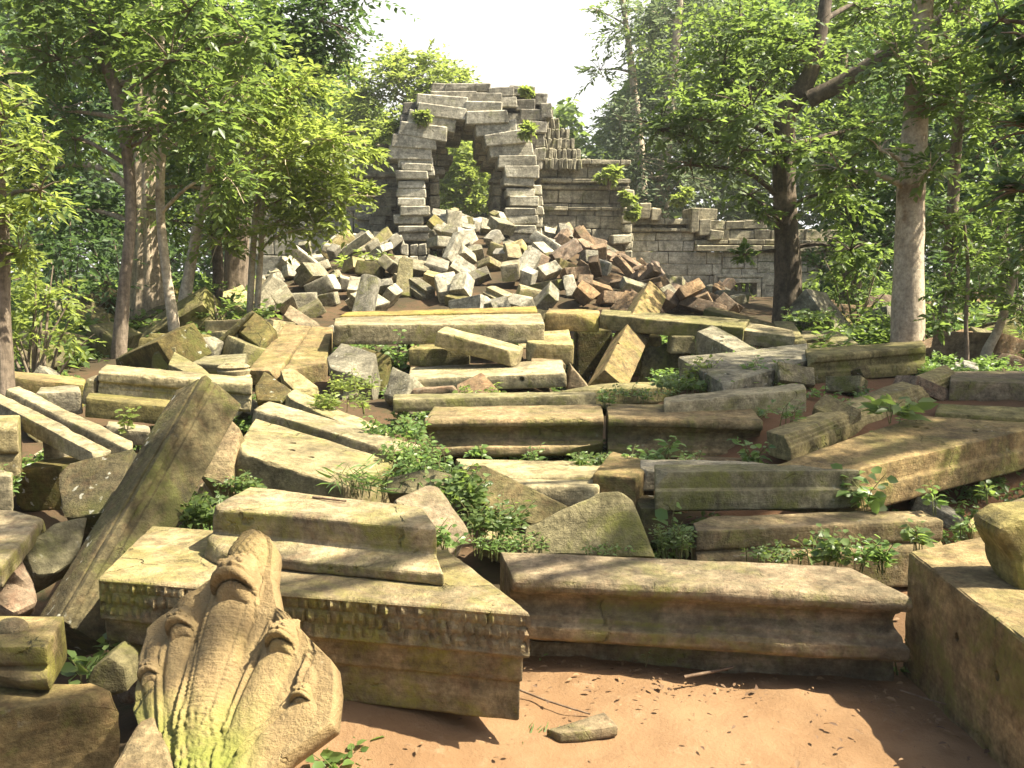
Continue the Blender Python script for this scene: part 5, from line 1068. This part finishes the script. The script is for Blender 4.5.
tree('pale_crown_tree', 'sunlit pale yellow-green crown rising behind the left shoulder of the arch', [(410, 290, 42, 0.3), (410, 180, 42, 0.25), (412, 100, 42, 0.15)],
     [(360, 95, 42, 1.7), (400, 80, 42, 1.9), (440, 85, 42, 1.7), (375, 130, 41.5, 1.8), (420, 115, 41.5, 1.7), (345, 130, 42, 1.6), (470, 95, 42, 1.2), (425, 62, 42.5, 1.2), (360, 160, 41, 1.4), (335, 165, 41, 1.3), (390, 160, 41, 1.3), (395, 62, 42.5, 1.2), (455, 75, 43, 1.2), (350, 75, 43, 1.2), (480, 100, 43, 1.0)], 'leaf_yellow', 'bark_pale', 0.25, 0.5, 1.7, group=GB)
tree('bright_tree', 'sunlit green tree framed inside the arch opening', [(468, 300, 37, 0.2), (468, 220, 37, 0.16), (467, 170, 37, 0.1)],
     [(455, 170, 36.5, 1.1), (478, 180, 36.5, 1.1), (465, 150, 36.8, 1.2), (470, 200, 36.3, 1.0), (445, 190, 36.5, 1.0), (492, 160, 37, 1.0), (440, 215, 36, .9), (500, 205, 36, .9)], 'leaf_yellow', 'bark_pale', 0.2, 0.5, 1.7, group=GB)
tree('broad_tree', 'dense broad-leaved tree in the dark between the dark trunk and the pale trunk', [(850, 330, 19, 0.2), (850, 220, 19, 0.17), (845, 120, 19, 0.14), (840, 20, 19, 0.1)],
     [(850, 200, 18.5, 1.3), (880, 250, 18.2, 1.1), (830, 140, 18.8, 1.5), (880, 120, 18.8, 1.5), (850, 60, 19, 1.7), (900, 190, 18.4, 1.2), (820, 270, 18.2, 0.8), (790, 30, 19, 1.6)], 'leaf_dark', 'bark_brown', 0.18, 0.5, 0.8, group=GR)
tree('broad_tree', 'dense tree deep behind the thin brown trunk on the far right', [(1000, 330, 17, 0.16), (1000, 200, 17, 0.14), (1000, 60, 17, 0.1)],
     [(980, 180, 16.8, 1.3), (1030, 130, 16.8, 1.5), (960, 250, 16.5, 0.9), (1030, 250, 16.4, 1.2), (990, 60, 17, 1.6), (940, 150, 17, 1.0), (1060, 30, 17, 1.6)], 'leaf_dark', 'bark_brown', 0.17, 0.5, 0.8, group=GR)
bush('leafy bush between the dark trunk and the pale trunk', [(850, 290, 14, 0.55), (830, 270, 14.2, 0.5), (870, 260, 14.0, 0.55), (880, 300, 13.6, 0.4)], 'leaf_mid', 0.11, 0.5, 0.9, group=GU)
bush('dark leafy bush right of the pale trunk foot', [(935, 300, 11.6, 0.5), (950, 270, 11.8, 0.5), (930, 335, 11.2, 0.35), (960, 330, 11.2, 0.3)], 'leaf_dark', 0.10, 0.5, 1.0, group=GU)
bush('thicket at the far right behind the spindly sapling', [(1010, 280, 13, 0.7), (1030, 320, 12.6, 0.6), (990, 240, 13.4, 0.7), (1050, 250, 13, 0.9)], 'leaf_dark', 0.12, 0.5, 0.8, group=GU)
bush('small bright bush under the gallery window', [(745, 306, 27, 0.5), (757, 312, 26.5, 0.45), (735, 300, 27.5, 0.3)], 'leaf_yellow', 0.18, 0.5, 0.9, group=GU)
# shrubs rooted in the walls
GW = 'saplings rooted in the ruined walls'
def wallplant(label, cl, leaf='leaf_yellow', ll=0.17): 
    o = bush(label, cl, leaf, ll, 0.5, 1.3, 8, GW, 'wall_sapling'); return o
def wallbush(label, px, py, Y, rr, leaf='leaf_yellow'):
    foot = PY(px, py + rr * 0.7, Y); root = empty('wall_sapling', foot, label, 'sapling', GW); c = PY(px, py, Y); r = rr * Y / F; acc = []
    V = []; Fc = []
    for q in range(5):
        e = (c - foot) + Vector(rnd_dirs(RG, 1)[0]) * r * 0.55; acc.append(cluster_leaves(RG, e, r * 0.55, 16, 8, 0.17, 0.8, 0.3))
        v2, f2 = tube([Vector((0, 0, -0.05)), e * 0.5 + Vector((0, 0, 0.05)), e], [0.03, 0.02, 0.008], 5); link_mesh('stem', np_mesh('stem', v2, f2, 4), M['bark_brown'], root)
    P, D, Nn, L, tn = (np.concatenate([a[i] for a in acc]) for i in range(5))
    link_mesh('foliage', leaf_mesh('foliage', P, D, Nn, L, L * 0.5, tn), M[leaf], root, None, False)
for a in (('bright sapling on the top corner of the dark right-hand wall', 609, 178, 28.9, 15), ('small sapling hanging on the wall corner below the bright one', 630, 196, 28.6, 9), ('thin tuft hanging down the edge of the wall corner pilaster', 634, 212, 28.7, 7),
          ('green tuft growing in the upper wall right of the arch', 526, 131, 27.4, 11), ('tuft growing among the stones on the left shoulder of the arch', 421, 116, 27.6, 9), ('tuft sprouting from the very top course above the arch', 527, 89, 28.0, 6),
          ('yellow-green sapling on the broken left wall beside the pale crown', 372, 140, 28.6, 16), ('tuft on the far gallery roof between the wall corner and the dark tree', 682, 197, 30.2, 12), ('small tuft clinging to the broken left wall', 395, 128, 28.4, 9)):
    wallbush(*a)
wallbush('leafy weed in the rubble under the right pier of the arch', 556, 280, 21.5, 14); wallbush('weed sprouting in the rubble at the foot of the left pier', 408, 296, 19.5, 10); wallbush('weed at the reddish tail of the rubble', 632, 282, 22.5, 8)

# far forest: one mass of leaves beyond the ruins
def far_forest():
    n = 170000; rg = RNGF = np.random.default_rng(8)
    x = rg.uniform(-48, 52, n); tp = np.interp(x, [-50, -20, -9, -6, 3, 5, 9, 20, 52], [20, 19, 12, 9.5, 9.0, 10, 17, 21, 22]) + 1.2 * np.sin(x * 0.9) + 0.8 * np.sin(x * 2.3 + 1)
    z = 0.6 + (tp - 0.6) * rg.random(n) ** 0.85
    y = 52 + 7 * rg.random(n) + 1.8 * np.sin(x * 1.1 + z * 0.8) + 1.2 * np.sin(z * 1.9 - x * 0.5)
    D = rnd_dirs(rg, n); D[:, 2] = D[:, 2] * 0.4 - 0.2; D /= np.linalg.norm(D, axis=1, keepdims=True); Nn = np.array([0, 0, 1.0]) + rg.normal(size=(n, 3)) * 0.6
    L = rg.uniform(0.35, 0.85, n); tone = np.clip(0.5 + 0.25 * np.sin(x * 0.8) + rg.normal(0, 0.25, n), 0, 1)
    o = link_mesh('far_forest', leaf_mesh('far_forest', np.stack([x, y, z], 1), D, Nn, L, L * 0.5, tone), M['leaf_mid'], None, None, False)
    tag(o, 'distant wood closing the view behind the ruins', 'forest', kind='stuff')
far_forest()
def side_forest():
    """the wood on both sides beyond the trees one can tell apart"""
    rg = np.random.default_rng(18); n = 70000; k = n // 2
    x = np.concatenate([rg.uniform(-30, -9.5, k), rg.uniform(11.5, 32, k)]); y = rg.uniform(19, 44, n)
    x = x * (0.55 + y / 55); z = 0.7 + 15 * rg.random(n) ** 1.1
    keep = (np.sin(x * 1.3 + y * 0.4) + np.sin(z * 1.1 + y * 0.9) + np.sin(x * 0.7 - z * 0.8) > -0.4); x, y, z = x[keep], y[keep], z[keep]; n = len(x)
    D = rnd_dirs(rg, n); D[:, 2] = D[:, 2] * 0.4 - 0.2; D /= np.linalg.norm(D, axis=1, keepdims=True); Nn = np.array([0, 0, 1.0]) + rg.normal(size=(n, 3)) * 0.5
    L = rg.uniform(0.2, 0.42, n); tone = np.clip(0.45 + 0.25 * np.sin(x + z) + rg.normal(0, 0.22, n), 0, 1)
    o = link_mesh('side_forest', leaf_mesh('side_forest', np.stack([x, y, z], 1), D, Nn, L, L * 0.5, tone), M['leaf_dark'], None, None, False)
    tag(o, 'dim wood on both sides behind the nearer trees', 'forest', kind='stuff')
side_forest()
def undergrowth():
    rg = np.random.default_rng(31); P = []; 
    while len(P) < 3800:
        y = 9.5 + 28 * rg.random() ** 1.3; x = rg.uniform(-22, 24); px = 512 + F * x / y
        if 262 < px < 800 and y < 33: continue
        if (px < 262 and y < 10.5) or not (-150 < px < 1200): continue
        if math.sin(x * 1.7 + y) + math.sin(y * 1.3 - x * .6) < -0.3: continue
        P.append((x, y, ground(x, y)))
    A = [cluster_leaves(rg, (x, y, z + .12), .28 + .3 * rg.random(), 9, 7, .085 + .003 * y, .9, .2) for x, y, z in P]
    a, d, nn, L, tn = (np.concatenate([q[i] for q in A]) for i in range(5))
    o = link_mesh('undergrowth', leaf_mesh('undergrowth', a, d, nn, L, L * .5, tn), M['leaf_mid'], None, None, False)
    tag(o, 'low leafy ground cover under the trees on both sides', 'undergrowth', kind='stuff')
undergrowth()
def ground_cover():
    rg = np.random.default_rng(61); P = []
    while len(P) < 1750:
        y = rg.uniform(4.7, 13.2); x = rg.uniform(-.62, .72) * y
        if math.sin(x * 2.9 + y * 1.1) + math.sin(y * 3.3 - x * 1.7) < 0.1 or (0.9 < x < 3.6 and 6.0 < y < 8.2 and rg.random() < .75): continue
        P.append((x, y, ground(x, y)))
    A = [cluster_leaves(rg, (x, y, z + .05), .07 + .10 * rg.random(), 8, 6, .03 + .002 * y, .8, .2) for x, y, z in P]
    a, d, nn, L, tn = (np.concatenate([q[i] for q in A]) for i in range(5))
    o = link_mesh('ground_cover', leaf_mesh('ground_cover', a, d, nn, L, L * .6, tn), M['leaf_plant'], None, None, False)
    tag(o, 'small creeping weeds covering the soil in the gaps between the stones', 'ground cover', kind='stuff')
ground_cover()
# trees standing outside the picture on the right; they shade the near stones
def shade_tree(label, x, y, h, cl):
    r = 0.16; root_px = None
    foot = Vector((x, y, ground(x, y))); root = empty('shade_tree', foot, label, 'tree', 'shade trees beside the path')
    o, Fc = limb_mesh('trunk', [(foot - Vector((0, 0, .3)), r * 1.3), (foot + Vector((0.1, 0, h * .4)), r), (foot + Vector((0, 0.1, h)), r * .5)], 14, 0, 2)
    link_mesh('trunk', np_mesh('trunk', [v - foot for v in o], Fc, 4), M['bark_brown'], root); acc = []
    for cx, cy, cz, rr in cl:
        c = Vector((cx, cy, cz)); a = foot + Vector((0, 0, min(h * .9, cz - foot.z - .3 * (c - foot).xy.length)))
        o, Fc = limb_mesh('limb', [(a, .07), ((a + c) / 2 + Vector((0, 0, .2)), .05), (c, .02)], 7, 0, 1, 5); link_mesh('limb', np_mesh('limb', [v - foot for v in o], Fc, 4), M['bark_brown'], root)
        acc.append(cluster_leaves(RG, c - foot, rr, int(48 * rr * rr) + 12, 12, 0.13, 0.7, 0.25))
    P, D, Nn, L, tn = (np.concatenate([a[i] for a in acc]) for i in range(5))
    link_mesh('crown', leaf_mesh('crown', P, D, Nn, L, L * .5, tn), M['leaf_mid'], root, None, False)
def shade_clusters(tx, ty, z, spread, n, seed):
    r = random.Random(seed); out = []
    for _ in range(n):
        zz = z + r.uniform(-1.2, 1.2); gx, gy = tx + r.uniform(-spread, spread), ty + r.uniform(-1.6, 1.6)
        out.append((gx + LDIR.x / LDIR.z * zz, gy + LDIR.y / LDIR.z * zz, zz, r.uniform(0.6, 1.0)))
    return out
shade_tree('spreading tree beside the path just outside the view', 7.4, 5.8, 9.5, shade_clusters(2.0, 6.3, 8.2, 1.6, 10, 3) + shade_clusters(-2.2, 4.0, 7.8, 0.45, 3, 7) + [(-1.75 + LDIR.x / LDIR.z * 7.6, 2.9 + LDIR.y / LDIR.z * 7.6, 7.6, 0.55)])
shade_tree('taller spreading tree further along the path outside the view', 8.6, 6.8, 10.5, shade_clusters(2.6, 6.6, 9.0, 2.2, 11, 4))
shade_tree('slender tree beyond the spreading ones outside the view', 9.8, 9.5, 10.5, shade_clusters(3.2, 9.0, 9.2, 1.8, 6, 5))

# ------------------------------------------------------------------ small plants among the stones
def sprig(rg, h, nleaf, ll, lean, style):
    """one stem with leaves; returns stem tube pts and leaf arrays, local"""
    a = rg.uniform(0, 2 * math.pi); top = np.array([math.cos(a) * lean * h, math.sin(a) * lean * h, h * rg.uniform(.75, 1.05)])
    P = []; D = []; Nn = []; L = []
    for i in range(nleaf):
        t = 0.1 + 0.9 * (i + rg.random() * .5) / nleaf; p = top * t; p = p * np.array([t, t, 1]) 
        an = i * 2.4 + rg.uniform(-.4, .4)
        d = np.array([math.cos(an), math.sin(an), rg.uniform(-.25, .45)]); d /= np.linalg.norm(d)
        P.append(p + d * ll * .25); D.append(d); Nn.append(np.array([0, -0.35, 1]) + rg.normal(size=3) * .6); L.append(ll * rg.uniform(.55, 1.15) * (1.1 - .35 * t))
    return top, P, D, Nn, L
def plant(label, P0, h, spread, nst, nleaf, ll, group, ratio=None, leaf='leaf_plant', name='weed', cat='plant', lean=0.55):
    rg = np.random.default_rng(abs(hash(label)) % 99991 if False else sum(ord(ch) * (i + 1) for i, ch in enumerate(label)))
    if ratio is None: ratio = rg.uniform(0.4, 0.8)
    root = empty(name, P0, label, cat, group); V = []; Fc = []; A = [[], [], [], []]
    for s in range(nst):
        rr = spread * math.sqrt(rg.random()); an = rg.uniform(0, 2 * math.pi); b0 = np.array([rr * math.cos(an), rr * math.sin(an) * .7, 0])
        hh = h * rg.uniform(.45, 1.0) if nst > 1 else h
        top, P, D, Nn, L = sprig(rg, hh, int(nleaf * (1.5 if nleaf > 4 else 1)), ll * 1.15, lean, 0)
        b1 = Vector(b0); t1 = Vector(top)
        v2, f2 = tube([b1 - Vector((0, 0, .04)), b1 + Vector((t1.x * .25, t1.y * .25, t1.z * .5)), b1 + t1], [.003, .0025, .0015], 5); b = len(V)
        if nst <= 12 or spread >= 0.19: link_mesh('stem', np_mesh('stem', v2, f2, 4), M['stem'], root)
        else: V += v2; Fc += [b + i for i in f2]
        for k, q in enumerate((P, D, Nn, L)): A[k] += [b0 + x for x in q] if k == 0 else q
    if V: link_mesh('stem', np_mesh('stem', V, Fc, 4), M['stem'], root)
    n = len(A[0]); tone = np.clip(rg.normal(.5, .28, n), 0, 1); L = np.array(A[3])
    link_mesh('foliage', leaf_mesh('foliage', np.array(A[0]), np.array(A[1]), np.array(A[2]), L, L * ratio, tone, True), M[leaf], root, None, True)
    return root
GP = 'weeds among the fallen stones'
def pw(label, px, py, Y, h, sp, nst, nl, ll, **kw):
    if len(label) % 3 == 0: kw.setdefault('leaf', 'leaf_mid')
    if nst > 12: h *= 0.72; ll *= 0.85; nst = int(nst * 1.25)
    return plant(label, PY(px, py, Y), h, sp, nst, nl, ll, GP, **kw)
pw('low shrub with rounded leaves between the layered rock and the triangular slab', 490, 530, 4.65, .26, .16, 26, 9, .055)
pw('leafy shrub spilling over the layered rock, centre of the green patch', 462, 500, 4.85, .28, .16, 24, 8, .06)
pw('low growth of small leaves at the foot of the triangular slab', 510, 548, 4.45, .12, .18, 26, 7, .035)
pw('shrub right against the small moulded block', 440, 548, 4.15, .15, .08, 10, 7, .04)
pw('leafy growth over the half covered block', 425, 478, 5.1, .22, .16, 20, 8, .05)
pw('sunlit weeds at the lower end of the narrow bright beam', 395, 440, 6.2, .26, .2, 18, 9, .055)
pw('thick weeds between the sloping beams and the cracked beam', 415, 462, 5.6, .24, .2, 24, 8, .05)
pw('bright yellow-green weeds on the narrow bright beam', 342, 408, 7.0, .2, .22, 18, 8, .06, leaf='leaf_yellow')
pw('weed at the upper end of the narrow bright beam below the tilted block', 352, 390, 7.9, .25, .18, 14, 8, .06, leaf='leaf_yellow')
pw('fern-like weeds in the hole behind the carved pedestal', 206, 522, 4.5, .22, .13, 26, 10, .05)
pw('second fern-like tuft under the sunlit slab with dowel holes', 238, 492, 4.85, .16, .12, 14, 9, .04)
pw('thin grassy weed on the lower end of the sunlit slab', 372, 486, 5.0, .16, .2, 22, 4, .15, ratio=.09, lean=.9)
pw('upright weed in front of the right half of the cracked beam', 660, 468, 5.75, .28, .05, 4, 9, .075)
pw('bushy weed beside the corner-on block', 640, 466, 5.7, .12, .1, 10, 7, .05)
pw('dark weed under the crack of the long beam', 590, 466, 5.9, .16, .12, 14, 7, .045, leaf='leaf_mid')
pw('tiny weed under the left half of the cracked beam', 532, 460, 6.1, .1, .06, 5, 6, .04)
pw('tiny weed left of centre under the cracked beam', 478, 458, 6.2, .09, .05, 4, 6, .05)
pw('upright leafy weed at the right end of the cracked beam', 753, 467, 5.9, .25, .04, 5, 9, .06)
pw('tall broad-leaved weed in front of the corner of the cracked slab', 863, 512, 4.95, .31, .02, 3, 10, .085, ratio=.75)
pw('weed with big pale leaves beside the fluted beam', 893, 418, 5.95, .20, .05, 4, 6, .16, ratio=.42, lean=.8)
pw('small dry weed left of the fluted beam', 787, 420, 6.3, .18, .08, 6, 6, .06, ratio=.3)
pw('slender weed on the red earth under the cracked slab', 937, 508, 4.85, .16, .02, 2, 8, .055)
pw('tiny weed on the red bank near the right edge', 985, 497, 5.1, .09, .03, 2, 6, .05)
pw('shrub of tiny leaves left of the grooved step', 676, 548, 4.55, .20, .09, 30, 10, .028)
pw('single broad-leaved weed on top of the tiny-leaved shrub', 672, 536, 4.65, .24, .02, 2, 4, .09)
pw('tall weed in front of the grooved step, left of two', 826, 563, 4.35, .19, .08, 10, 8, .05)
pw('tall weed in front of the grooved step, right of two', 872, 566, 4.3, .20, .08, 10, 10, .04)
pw('low weeds along the back edge of the long moulded beam', 775, 558, 4.42, .10, .14, 16, 7, .03)
pw('dark weed at the right end of the grooved step', 918, 545, 4.45, .12, .04, 5, 6, .06, leaf='leaf_mid')
pw('dry little weed on the red earth near the big box block', 970, 532, 4.75, .10, .05, 6, 5, .04)
pw('weed at the right end of the long moulded beam', 912, 684, 3.92, .34, .06, 8, 9, .05)
pw('creeping weed at the foot of the big box block', 988, 704, 3.55, .10, .1, 10, 7, .04)
pw('tiny seedlings at the corner of the pedestal and the long beam', 538, 684, 4.0, .12, .06, 6, 6, .035)
pw('grass tuft on the sand at the pedestal corner', 533, 752, 3.25, .07, .05, 26, 4, .11, ratio=.08, lean=.9)
pw('pale-leaved weed under the pedestal beside the statue', 350, 772, 3.05, .12, .12, 8, 6, .06)
pw('broad-leaved weed in the gap beside the small green stone', 84, 680, 3.35, .12, .05, 5, 5, .085)
pw('weed in the dark gap left of the statue', 118, 662, 3.5, .10, .05, 5, 6, .05)
pw('fern tuft on the sunlit stone at the left edge', 8, 490, 5.2, .14, .06, 10, 8, .04)
pw('sapling sprouting behind the diagonal beams', 127, 436, 6.4, .28, .03, 3, 10, .05, leaf='leaf_yellow')
pw('weed on the flat slab behind the ledged course', 690, 466, 5.6, .1, .08, 6, 6, .04)
pw('green weeds on the kerb in front of the dark hollow', 690, 388, 7.8, .2, .35, 30, 8, .055)
pw('bright taller weed on the kerb below the grey slab', 700, 382, 7.9, .3, .12, 10, 8, .06, leaf='leaf_yellow')
pw('sparse weeds along the kerb near the leaning pillar', 640, 396, 7.5, .12, .3, 20, 6, .04)
pw('tiny weeds on the edge of the cracked beam at its crack', 608, 404, 7.0, .12, .06, 7, 6, .045)
pw('weeds on the edge of the large grey slab', 770, 374, 7.8, .15, .25, 10, 6, .06)
pw('vine hanging in the gap beside the great pale beam', 399, 372, 9.6, .5, .05, 4, 12, .07)
pw('weed on the pale slab with two dowel holes', 478, 396, 8.0, .14, .2, 8, 6, .05, leaf='leaf_yellow')
pw('weeds behind the mossy slabs at the foot of the dark tree', 812, 322, 12.0, .3, .4, 18, 7, .09)
pw('weeds in front of the long moulded beam face', 660, 650, 4.02, .05, .2, 5, 4, .025)
pw('small weeds at the foot of the triangular slab, on the long beam', 610, 553, 4.36, .07, .12, 9, 6, .025)

# ------------------------------------------------------------------ dead leaves on the sand and in the gaps
def litter():
    rg = np.random.default_rng(77); P = []; 
    while len(P) < 1200:
        x = rg.uniform(-.4, 3.2); y = rg.uniform(2.6, 4.6)
        w = 0.10 + 0.9 * math.exp(-((y - 3.85) / .22) ** 2) * (0.5 + 0.5 * math.sin(x * 3)) + .5 * math.exp(-((x - 1.75) / .3) ** 2)
        if rg.random() < w * .6: P.append((x, y, ground(x, y) + 0.022 + 0.012 * noise.noise(Vector((x, y, 0)) * 5)))
    for _ in range(500):
        x = rg.uniform(-3, 4); y = rg.uniform(5, 11); P.append((x, y, ground(x, y) + .03))
    n = len(P); a = rg.uniform(0, 2 * math.pi, n); D = np.stack([np.cos(a), np.sin(a), rg.normal(0, .15, n)], 1); D /= np.linalg.norm(D, axis=1, keepdims=True)
    L = rg.uniform(.012, .05, n) * (rg.random(n) ** .5); Nn = np.array([0, 0, 1.0]) + rg.normal(size=(n, 3)) * .25
    o = link_mesh('leaf_litter', leaf_mesh('leaf_litter', np.array(P), D, Nn, L, L * .45, rg.random(n), True), M['litter'], None, None, True)
    tag(o, 'dead leaves and twigs strewn over the sandy ground', 'leaf litter', kind='stuff')
litter()

# ------------------------------------------------------------------ labels of the rubble: look first, then where, then order
def name_rubble():
    bpy.context.view_layer.update(); keyed = {}
    for o, sh, mat, st, where in heap_list:
        px, py = proj(o.location)
        if where and where[0] == '@': zone = 'by ' + where[1:]
        elif where: zone = 'in shaded trees %s' % where
        else:
            zone = ['flank by twin stems', 'below broken left wall', 'below the left pier', 'under the arch opening', 'below the right pier', 'under dark right wall', 'in the reddish spill', 'in tail by window'][sum(px > b for b in (325, 395, 438, 500, 545, 605, 680))]
        keyed.setdefault('%s %s %s, %s, %s' % (CN[mat], SIZE[sh], 'fragment' if where and where[0] == '@' else 'block', st, zone), []).append((px, o))
    order = ['leftmost', 'second from left', 'third from left', 'fourth from left', 'fifth', 'sixth', 'seventh']
    for k, q in keyed.items():
        q.sort(key=lambda a: a[0])
        for i, (_, o) in enumerate(q):
            o['label'] = k if len(q) == 1 else ('%s, %s of %d' % (k, order[min(i, 6)], len(q)))
name_rubble()


# ------------------------------------------------------------------ the damp air between the trees
def haze():
    bm = bmesh.new(); bmesh.ops.create_cube(bm, size=1)
    for v in bm.verts: v.co = Vector((v.co.x * 200, 55 + v.co.y * 190, 14.25 + v.co.z * 32.5))
    me = bpy.data.meshes.new('haze'); bm.to_mesh(me); bm.free(); m = bpy.data.materials.new('haze'); m.use_nodes = True; t = m.node_tree
    t.nodes.remove(t.nodes['Principled BSDF']); v = N(t, 'ShaderNodeVolumePrincipled'); v.inputs['Color'].default_value = (0.93, 0.95, 0.9, 1); v.inputs['Density'].default_value = 0.0007; v.inputs['Anisotropy'].default_value = 0.2
    t.links.new(v.outputs[0], t.nodes['Material Output'].inputs['Volume'])
    tag(link_mesh('haze', me, m, None, None, False), 'pale damp air filling the whole clearing', 'haze', kind='stuff')
haze()
